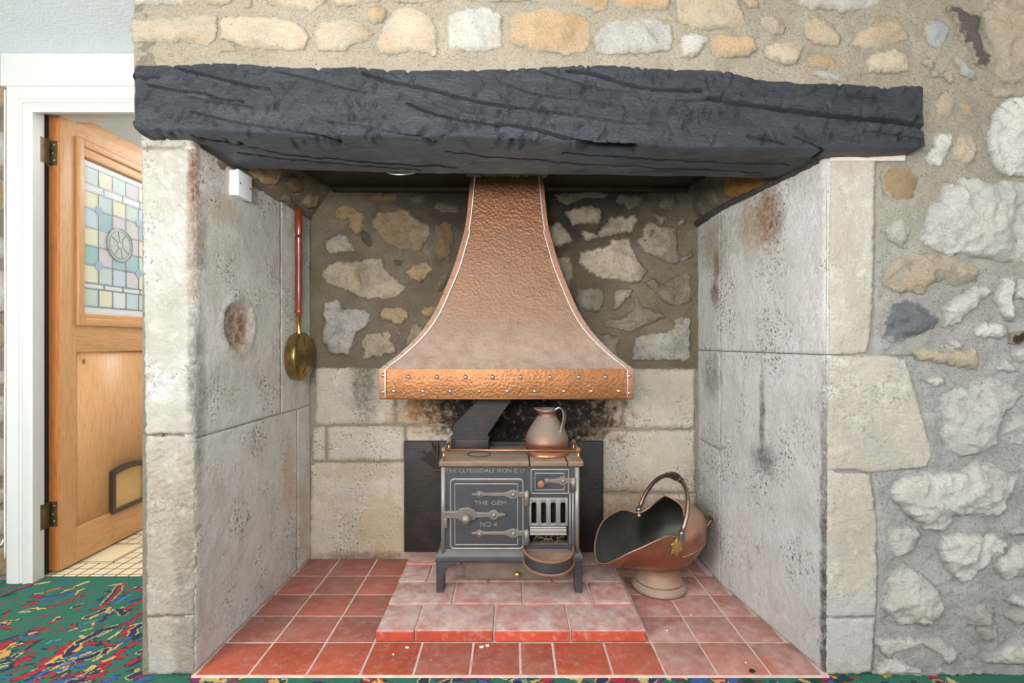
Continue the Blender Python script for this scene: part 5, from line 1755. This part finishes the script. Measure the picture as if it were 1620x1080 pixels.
# ------------------------------------------------------------------ copper jug
def jug():
    c = (.138, 1.995, .536)
    root = thing('copper_jug', c, 'squat dull copper jug standing on the right of the stove hotplate', 'jug')
    mk('foot', *lathe([(.079, 0), (.082, .003), (.081, .010), (.074, .014), (.070, .018)], c, 48), 'copper_ring', root)
    pr = spline([(.068, .016), (.079, .028), (.085, .048), (.083, .068), (.074, .092), (.060, .117), (.046, .138), (.037, .152)], 26)
    mk('body', *lathe([tuple(p) for p in pr], c, 48), 'copper_jug', root)
    v, f = [], []
    seg = 40
    rings = [(.036, .150), (.034, .157), (.036, .168), (.041, .180), (.039, .180), (.033, .168), (.030, .150)]
    for r, h in rings:
        for k in range(seg):
            a = 2 * math.pi * k / seg
            sp = max(0.0, math.cos(a - math.pi * 1.02)) ** 8 * max(0, (h - .155) / .025)
            rr = r + .016 * sp
            v.append((c[0] + rr * math.cos(a), c[1] + rr * math.sin(a), c[2] + h + .004 * sp))
    for i in range(len(rings) - 1):
        for k in range(seg):
            l = (k + 1) % seg
            f.append((i * seg + k, i * seg + l, (i + 1) * seg + l, (i + 1) * seg + k))
    mk('neck', v, f, 'copper_jug', root)
    hp = spline([(.030, -.012, .172), (.048, -.018, .186), (.062, -.026, .180), (.066, -.034, .155), (.060, -.042, .125), (.052, -.048, .100), (.050, -.050, .088)], 28)
    P = [Vector((c[0] + p[0], c[1] + p[1], c[2] + p[2])) for p in hp]
    v, f = [], []
    for i, p in enumerate(P):
        T = (P[min(i + 1, 27)] - P[max(i - 1, 0)]).normalized()
        w = Vector((.55, .83, 0))
        w = (w - T * w.dot(T)).normalized()
        n = T.cross(w).normalized()
        hw, th = .0125 - .004 * i / 27, .0022
        v += [p + w * hw + n * th, p - w * hw + n * th, p - w * hw - n * th, p + w * hw - n * th]
    for i in range(27):
        for k in range(4):
            l = (k + 1) % 4
            f.append((i * 4 + k, i * 4 + l, i * 4 + 4 + l, i * 4 + 4 + k))
    f += [(3, 2, 1, 0), tuple(range(len(v) - 4, len(v)))]
    h = mk('handle', v, f, 'pewter', root, True, sharp=50)
    for t in (.091, .099):
        mk('rivet', *lathe([(.003, 0), (.0022, .0015), (.0001, .002)], (c[0] + .052, c[1] - .053, c[2] + t), 10, 'y'), 'pewter', h)


jug()

# ------------------------------------------------------------------ coal scuttle
def scuttle():
    c = Vector((.582, 2.005, .0085))
    root = thing('coal_scuttle', c, 'copper helmet coal scuttle with a swing handle beside the stove', 'coal scuttle')
    fd = Vector((-.947, -.32, 0))
    sd = Vector((.32, -.947, 0))      # towards the viewer
    prf = [(.106, 0), (.108, .006), (.106, .013), (.097, .022), (.091, .028), (.091, .034), (.085, .044), (.079, .062), (.077, .080), (.078, .090), (.084, .097)]
    mk('foot', *lathe([tuple(p) for p in prf], c, 56), 'scuttle_foot', root, sharp=28)
    front = [(.0, .088), (.055, .090), (.105, .096), (.155, .103), (.20, .110), (.240, .119), (.268, .132)]
    f40 = [(.0, .088), (.055, .090), (.105, .102), (.15, .124), (.19, .155), (.215, .19), (.228, .222)]
    f62 = [(.0, .088), (.055, .090), (.100, .105), (.135, .135), (.16, .175), (.172, .22), (.174, .262)]
    sidep = [(.0, .088), (.055, .090), (.098, .107), (.122, .14), (.132, .18), (.134, .22), (.130, .252)]
    b135 = [(.0, .088), (.055, .090), (.110, .108), (.15, .155), (.165, .21), (.158, .270), (.088, .328)]
    back = [(.0, .088), (.055, .090), (.115, .108), (.172, .155), (.198, .215), (.170, .300), (.025, .360)]
    keys = [(0, front), (36, f40), (62, f62), (90, sidep), (135, b135), (180, back)]
    NA, NP = 96, 26
    prof = {}
    for a, p in keys:
        prof[a] = np.array(spline(p, NP))

    def at(deg):
        d = abs(((deg + 180) % 360) - 180)
        ks = [k for k, _ in keys]
        for i in range(len(ks) - 1):
            if ks[i] <= d <= ks[i + 1]:
                t = (d - ks[i]) / (ks[i + 1] - ks[i])
                # smooth across keys
                P0 = prof[ks[max(i - 1, 0)]] if i > 0 else prof[ks[1]]
                P1, P2 = prof[ks[i]], prof[ks[i + 1]]
                P3 = prof[ks[i + 2]] if i + 2 < len(ks) else prof[ks[-2]]
                m1, m2 = (P2 - P0) * .5, (P3 - P1) * .5
                if i == 0:
                    m1 = m1 * 0
                if i + 2 >= len(ks):
                    m2 = m2 * 0
                t2, t3 = t * t, t ** 3
                return (2 * t3 - 3 * t2 + 1) * P1 + (t3 - 2 * t2 + t) * m1 + (-2 * t3 + 3 * t2) * P2 + (t3 - t2) * m2
        return prof[180]

    def shell(off, flip):
        v, f = [], []
        for i in range(NA):
            deg = 360 * i / NA
            A = at(deg)
            a = math.radians(deg)
            dr = fd * math.cos(a) + sd * math.sin(a)
            for k, (d, h) in enumerate(A):
                T = A[min(k + 1, NP - 1)] - A[max(k - 1, 0)]
                n = np.array([-T[1], T[0]])
                n = n / (np.linalg.norm(n) + 1e-9)
                d2, h2 = d + n[0] * off, h + n[1] * off
                v.append(tuple(c + dr * max(d2, 0) + Vector((0, 0, h2))))
        for i in range(NA):
            j = (i + 1) % NA
            for k in range(NP - 1):
                q = (i * NP + k, j * NP + k, j * NP + k + 1, i * NP + k + 1)
                f.append(q[::-1] if flip else q)
        return v, f
    v, f = shell(0, True)
    mk('body', v, f, 'copper_scuttle', root)
    vi, fi = shell(.0025, False)
    mk('inside', vi, fi, 'scuttle_inside', root)
    rimp = []
    for i in range(NA):
        deg = 360 * i / NA
        A = at(deg)
        a = math.radians(deg)
        dr = fd * math.cos(a) + sd * math.sin(a)
        rimp.append(c + dr * A[-1][0] + Vector((0, 0, A[-1][1])))
    mk('rim', *tube(rimp, .0036, 8, True), 'copper_scuttle', root)
    # seam of the hood
    seam = []
    for deg in np.linspace(96, 264, 50):
        A = at(deg)
        a = math.radians(deg)
        dr = fd * math.cos(a) + sd * math.sin(a)
        k = 15
        seam.append(c + dr * (A[k][0] + .001) + Vector((0, 0, A[k][1])))
    mk('seam', *tube(seam, .0025, 6), 'copper_scuttle', root)
    # handle
    zp = .262
    piv = {s: c + sd * s * .142 + Vector((0, 0, zp)) for s in (1, -1)}
    back_dir = -fd
    arc = []
    for t in np.linspace(0, math.pi, 41):
        p = c + sd * (.142 * math.cos(t)) + Vector((0, 0, zp)) + (Vector((0, 0, .170)) + back_dir * .075) * (math.sin(t) ** 0.8)
        arc.append(p)
    mk('handle', *tube(arc[:17] + arc[16:25] + arc[25:], [.0085] * 42, 12), 'scuttle_handle', root)
    h = [o for o in root.children if o.name.startswith('handle')][-1]
    gp = arc[16:25]
    rad = [.012, .0095, .014, .0155, .0165, .0155, .014, .0095, .012]
    mk('grip', *tube(gp, rad, 16), 'grip', h)
    for s in (1, -1):
        lug = MB()
        p = piv[s]
        lug.add(*tube([p - Vector((0, 0, .028)) - sd * s * .004, p - Vector((0, 0, .014)), p + Vector((0, 0, .004))], [.013, .012, .011], 14))
        lug.add(*lathe([(.0001, -.013), (.008, -.010), (.012, -.003), (.012, .003), (.008, .010), (.0001, .013)], p, 16))
        lug.build('pivot', 'pewter', root)
    # brass shell plaque under the near pivot
    A = at(84)
    a_ = math.radians(84)
    dr = fd * math.cos(a_) + sd * math.sin(a_)
    tg = Vector((-dr.y, dr.x, 0))
    out = []
    for k in range(36):
        a = 2 * math.pi * k / 36
        r = .026 * (1 + .14 * math.cos(6 * a))
        out.append((r * math.sin(a), r * math.cos(a) * 1.25))

    def on_body(a, b_, d):
        deg = 82 + math.degrees(a / .135)
        A = at(deg)
        aa = math.radians(deg)
        dd = fd * math.cos(aa) + sd * math.sin(aa)
        h = .214 + b_
        r = float(np.interp(h, A[:, 1], A[:, 0]))
        return tuple(c + dd * (r + d) + Vector((0, 0, h)))
    # fanned leaf: a ring of facets following the curved side
    v, f = [], []
    for q, d in ((1.0, -.003), (1.0, .003), (.86, .0065), (.45, .0075), (.0, .009)):
        v += [on_body(a * q, b_ * q, d) for a, b_ in out]
    for r in range(4):
        for i in range(36):
            j = (i + 1) % 36
            f.append((r * 36 + i, r * 36 + j, (r + 1) * 36 + j, (r + 1) * 36 + i))
    mk('brass_plaque', v, f, 'brass', root, sharp=50)
    # lifting tab at the back
    q = c - fd * .206 + Vector((0, 0, .205))
    tab = [q + fd * .01, q - fd * .018 + Vector((0, 0, .004)), q - fd * .036 + Vector((0, 0, .018)), q - fd * .046 + Vector((0, 0, .03)), q - fd * .04 + Vector((0, 0, .042)), q - fd * .022 + Vector((0, 0, .046)), q + fd * .006 + Vector((0, 0, .048))]
    mk('rear_handle', *tube([tuple(x) for x in spline([tuple(t) for t in tab], 24)], .0075, 10), 'scuttle_handle', root)


scuttle()

# ------------------------------------------------------------------ warming pan
def warming_pan():
    x, y = -.888, 2.105
    root = thing('warming_pan', (-.905, y, .82), 'brass warming pan with a red wooden handle hanging on the left recess wall', 'warming pan')
    zs = [(1.535, .008), (1.531, .012), (1.522, .0145), (1.50, .0150), (1.47, .0165), (1.44, .0155), (1.425, .013), (1.419, .0125), (1.414, .0150), (1.408, .0150), (1.400, .0135), (1.30, .0138), (1.20, .0136), (1.115, .013), (1.108, .0145), (1.100, .0145), (1.094, .012), (1.084, .010)]
    mk('handle', *tube([(x, y, z) for z, _ in zs], [r for _, r in zs], 20), 'mahogany', root)
    mk('ferrule', *tube([(x, y, 1.086), (x, y, 1.03), (x + .002, y, 1.012), (x + .004, y, 1.0)], [.0105, .010, .013, .009], 16), 'brass', root)
    c = (-.914, y + .006, .917)
    mk('pan', *lathe([(.01, .0005), (.085, .001), (.096, .006), (.0975, .014), (.0975, .034), (.099, .037), (.099, .040)], c, 56, 'x'), 'brass_old', root)
    mk('lid', *lathe([(.1, .040), (.1005, .043), (.099, .047), (.090, .053), (.082, .0545), (.070, .052), (.062, .053), (.03, .0555), (.0001, .056)], c, 56, 'x'), 'brass_old', root)
    for s, L in ((1, .030), (-1, .022)):
        b = MB()
        for k in range(5):
            t = k / 4
            b.add(*lathe([(.0001, -.004), (.006 - .002 * t, -.002), (.007 - .002 * t, .001), (.0001, .004)], (c[0] + .058, c[1] + random.uniform(-.005, .005) - .01, c[2] + s * (.066 + (t - .5) * L)), 10, 'x'))
        b.build('ornament', 'brass', root)
    # hook at the top
    mk('hook', *tube([(-.915, y, 1.545), (-.90, y, 1.548), (x, y, 1.545), (x, y, 1.535)], .002, 8), 'screw', root)


warming_pan()

# ------------------------------------------------------------------ fused spur box
def spur():
    # on the left recess wall, just under the beam
    y0, y1, z0, z1 = 1.654, 1.742, 1.459, 1.545
    root = thing('fused_outlet', (-.925, (y0 + y1) / 2, z0), 'white square electrical plate on a back box under the beam', 'electrical plate')
    mk('back_box', *box(-.93, -.905, y0 + .002, y1 - .002, z0 + .002, z1 - .002, .003), 'plastic', root)
    mk('cover', *box(-.905, -.895, y0, y1, z0, z1, .003), 'plastic', root)
    for yy in (y0 + .012, y1 - .012):
        mk('screw', *lathe([(.0035, 0), (.003, .001), (.0001, .0012)], (-.895, yy, (z0 + z1) / 2), 10, 'x'), 'screw', root)


spur()

# ------------------------------------------------------------------ door
def door():
    X0, X1, Y0, Y1, Z0, Z1 = -1.957, -1.910, 2.137, 2.84, .012, 1.976
    root = thing('door_1', ((X0 + X1) / 2, Y0, Z0), 'stripped pine door standing open, leaded glass above and a cat flap below', 'door', kind='structure')
    ys, ye = Y0 + .082, Y1 - .082
    mk('stile', *box(X0, X1, Y0, ys, Z0, Z1, .002), 'pine', root)
    mk('stile', *box(X0, X1, ye, Y1, Z0, Z1, .002), 'pine', root)
    mk('hinge_edge', *box(X0 + .001, X1 - .001, Y0 - .0012, Y0 + .001, Z0, Z1), 'pine_edge', root, False)
    mk('rail', *box(X0, X1, ys, ye, 1.87, Z1, .002), 'pine_rail', root)
    mk('rail', *box(X0, X1, ys, ye, .933, 1.06, .002), 'pine_rail', root)
    mk('rail', *box(X0, X1, ys, ye, Z0, .166, .002), 'pine_rail', root)
    mk('panel', *box(X0 + .012, X1 - .007, ys - .005, ye + .005, .16, .94), 'pine', root)
    # raised bead round the glass
    yg0, yg1, zg0, zg1 = 2.252, 2.725, 1.107, 1.803
    for nm, xa, xb_, o0, o1, p0, p1, q0, q1 in (('bead_frame', X1 - .006, X1 + .014, ys - .006, ye + .006, 1.05, 1.88, .032, .034), ('glazing_bead', X0 + .008, X1 + .003, yg0 - .022, yg1 + .022, zg0 - .03, zg1 + .052, .022, .05)):
        iy0, iy1, iz0, iz1 = o0 + q0, o1 - q0, p0 + (q1 if nm == 'bead_frame' else .03), p1 - q1
        for (a0, a1, c0, c1, mt) in ((o0, iy0, p0, p1, 'pine'), (iy1, o1, p0, p1, 'pine'), (iy0, iy1, iz1, p1, 'pine_rail'), (iy0, iy1, p0, iz0, 'pine_rail')):
            mk(nm, *box(xa, xb_, a0 + .0002, a1 - .0002, c0 + .0002, c1 - .0002, .004), mt, root)
    xc = X1 - .016
    ycol = [2.268, 2.353, 2.436, 2.520, 2.605, 2.69]
    zrow = [1.775, 1.70, 1.664, 1.588, 1.50, 1.417, 1.33, 1.247, 1.222, 1.14]
    cre, gre, blu, tea, pin, wht = C(232, 230, 206), C(206, 222, 216), C(206, 220, 230), C(170, 202, 206), C(216, 210, 214), C(228, 232, 234)  # tints paled so the colour carries the haze of a reflected window
    pal = {1: [gre, cre, gre, pin, cre], 3: [cre, gre, cre, gre, blu], 4: [blu, tea, pin, pin, tea], 5: [cre, pin, pin, pin, cre], 6: [tea, pin, tea, tea, gre], 7: [cre, gre, blu, pin, cre], 9: [gre, cre, wht, blu, gre]}
    lead = MB()

    def pane(y0, y1, z0, z1, col):
        mk('pane', *box(xc - .003, xc + .003, y0 + .0035, y1 - .0035, z0 + .0035, z1 - .0035, .001, 1), 'glass', root, False, color=col)
    for r in range(9):
        z1, z0 = zrow[r], zrow[r + 1]
        if r in (1, 7):
            for k, (a, c2) in enumerate(zip([2.268, 2.385, 2.50, 2.615], [2.385, 2.50, 2.615, 2.69])):
                pane(a, c2, z0, z1, wht)
                lead.add(*box(xc - .0045, xc + .0045, c2 - .003, c2 + .003, z0, z1))
        else:
            key = {0: 1, 2: 3, 3: 4, 4: 5, 5: 6, 6: 7, 8: 9}[r]
            for k in range(5):
                pane(ycol[k], ycol[k + 1], z0, z1, pal[key][k])
                lead.add(*box(xc - .0045, xc + .0045, ycol[k + 1] - .003, ycol[k + 1] + .003, z0, z1))
    for z in zrow:
        lead.add(*box(xc - .0045, xc + .0045, 2.266, 2.692, z - .003, z + .003))
    lead.add(*box(xc - .0045, xc + .0045, 2.265, 2.271, 1.14, 1.775))
    for a, c2, d, e in ((2.252, 2.268, 1.107, 1.803), (2.69, 2.725, 1.107, 1.803), (2.268, 2.69, 1.775, 1.803), (2.268, 2.69, 1.107, 1.14)):
        pane(a, c2, d, e, wht)
    # roundel with a spoked wheel
    rc = (xc + .003, 2.478, 1.452)
    mk('roundel', *lathe([(.078, -.002), (.078, .003), (.0001, .0035)], rc, 40, 'x'), 'glass', root, color=C(214, 220, 212), sharp=20)
    for r, w in ((.080, .0028), (.066, .0015), (.017, .0015)):
        lead.add(*tube([(rc[0] + .004, rc[1] + r * math.cos(a), rc[2] + r * math.sin(a)) for a in np.linspace(0, 2 * math.pi, 40, endpoint=False)], w, 6, True))
    for k in range(8):
        a = math.pi / 4 * k + .2
        lead.add(*tube([(rc[0] + .004, rc[1] + r * math.cos(a), rc[2] + r * math.sin(a)) for r in (.016, .066)], .0018, 6))
    for yy, zz in ((2.353, 1.588), (2.353, 1.33), (2.605, 1.588), (2.605, 1.33)):
        mk('roundel', *lathe([(.022, -.002), (.022, .003), (.0001, .0035)], (xc + .003, yy, zz), 24, 'x'), 'glass', root, color=C(186, 204, 226), sharp=20)
    lead.build('lead_came', 'lead', root, False)
    # hinges
    for zc in (1.775, .252):
        h = MB()
        h.add(*box(X0 + .006, X1 - .010, Y0 - .0035, Y0 - .001, zc - .052, zc + .052))
        h.add(*box(-1.963, -1.9445, 2.085, 2.128, zc - .052, zc + .052))
        h = h.build('hinge', 'hinge', root, False)
        for k in range(5):
            mk('knuckle', *tube([(-1.957, 2.130, zc - .054 + .0215 * k), (-1.957, 2.130, zc - .054 + .0215 * k + .0195)], .0058, 12), 'pin', h)
        for yy, zz in ((-1.932, .035), (-1.938, .0), (-1.932, -.03)):
            mk('screw', *lathe([(.004, 0), (.003, .001), (.0001, .0012)], (yy, Y0 - .0035, zc + zz), 10, 'y'), 'pin', h)
    # cat flap
    y0, y1, z0, z1 = 2.405, 2.63, .158, .372

    def cf(a, b_, d):
        return (d, a, b_)
    outer = [(y0, z0), (y1, z0)] + [(y1 - (y1 - y0) * t, z1 - .012 + .018 * math.sin(math.pi * t)) for t in np.linspace(0, 1, 13)]
    inner = [(y0 + .016, z0 + .018), (y1 - .016, z0 + .018)] + [(y1 - .016 - (y1 - y0 - .032) * t, z1 - .03 + .012 * math.sin(math.pi * t)) for t in np.linspace(0, 1, 13)]
    n = len(outer)
    v = [(X1 - .007, a, z) for a, z in outer] + [(X1 + .015, a, z) for a, z in outer] + [(X1 + .015, a, z) for a, z in inner] + [(X1 - .002, a, z) for a, z in inner]
    f = []
    for r in range(3):
        for i in range(n):
            j = (i + 1) % n
            f.append((r * n + i, r * n + j, r * n + n + j, r * n + n + i))
    cfo = mk('cat_flap', v, f, 'catflap', root, False)
    mk('flap', *prism(inner, cf, X1 - .006, X1 - .001), 'flap', cfo, False)
    mk('handle', *lathe([(.011, 0), (.011, .012), (.026, .03), (.028, .045), (.018, .058), (.0001, .06)], (X1, Y1 - .05, 1.0), 20, 'x'), 'brass_old', root)


door()

# ------------------------------------------------------------------ small things
def cable(name, pts, r, label, cat, mat='cable', n=40):
    o = mk(name, *tube([tuple(p) for p in spline(pts, n)], r, 8), mat)
    return tag(o, label, cat)


y = 1.70
cable('cable', [(px(600, 262, y)[0], y, px(600, 262, y)[1]), (px(608, 270, y)[0], y, px(608, 270.5, y)[1]), (px(625, 276, y)[0], y, px(625, 275.5, y)[1]), (px(645, 275, y)[0], y, px(645, 275, y)[1]), (px(660, 271, y)[0], y, px(660, 271, y)[1]), (px(668, 262, y)[0], y, px(668, 262, y)[1])], .0028,
      'short loop of white cable drooping behind the beam', 'cable')
cable('cable', [(xA0 - .004, YD - .022, .10), (xA0 - .005, YD - .022, .5), (xA0 - .003, YD - .022, 1.0), (xA0 - .005, YD - .022, 1.6), (xA0 - .004, YD - .022, 2.0)], .003, 'thin white cable clipped down the edge of the door frame', 'cable')
cable('cable', [(-2.35, YD - .03, .165), (-2.2, YD - .03, .155), (-2.10, YD - .03, .152), (-2.063, YD - .03, .16), (-2.056, YD - .026, .18)], .003, 'thin white cable running along the stone wall beside the door frame', 'cable')

FL = ['small white plaster flake on the front tiles below the left half of the step', 'left one of two touching white flakes at the middle foot of the step',
      'right one of two touching white flakes at the middle foot of the step', 'tiny white flake nearest the front left corner of the step', 'white flake on the dusty tiles beside the right end of the step',
      'white flake near the black cinder on the front right tiles', 'white flake between the coal scuttle foot and the right recess wall', 'tiniest white flake, just in front of the two touching flakes']
for i, (u, v, s) in enumerate(((644, 1024, .0045), (762, 1023, .006), (771, 1021, .006), (622, 1035, .003), (1055, 997, .003), (1180, 1048, .003), (1093, 972, .003), (748, 1030, .0022))):
    yy = (CH - .009) * F / (v - 540)
    xx = (u - 810) * yy / F
    out = [(xx + s * (1 + .4 * random.uniform(-1, 1)) * math.cos(a), yy + s * (1 + .4 * random.uniform(-1, 1)) * math.sin(a) * .8) for a in np.linspace(0, 2 * math.pi, 8, endpoint=False)]
    o = mk('plaster_flake', *prism(out, lambda a, b_, d: (a, b_, d), .0085, .011), 'flake', None, False)
    tag(o, FL[i], 'flake', group='plaster flakes on the hearth tiles')
yy = (CH - .009) * F / (1063 - 540)
xx = (1190 - 810) * yy / F
tag(mk('cinder', *lathe([(.0001, -.004), (.006, -.002), (.009, .001), (.005, .004), (.0001, .005)], (xx, yy, .0125), 9), 'black', None), 'small black cinder lying near the front of the hearth tiles', 'cinder')
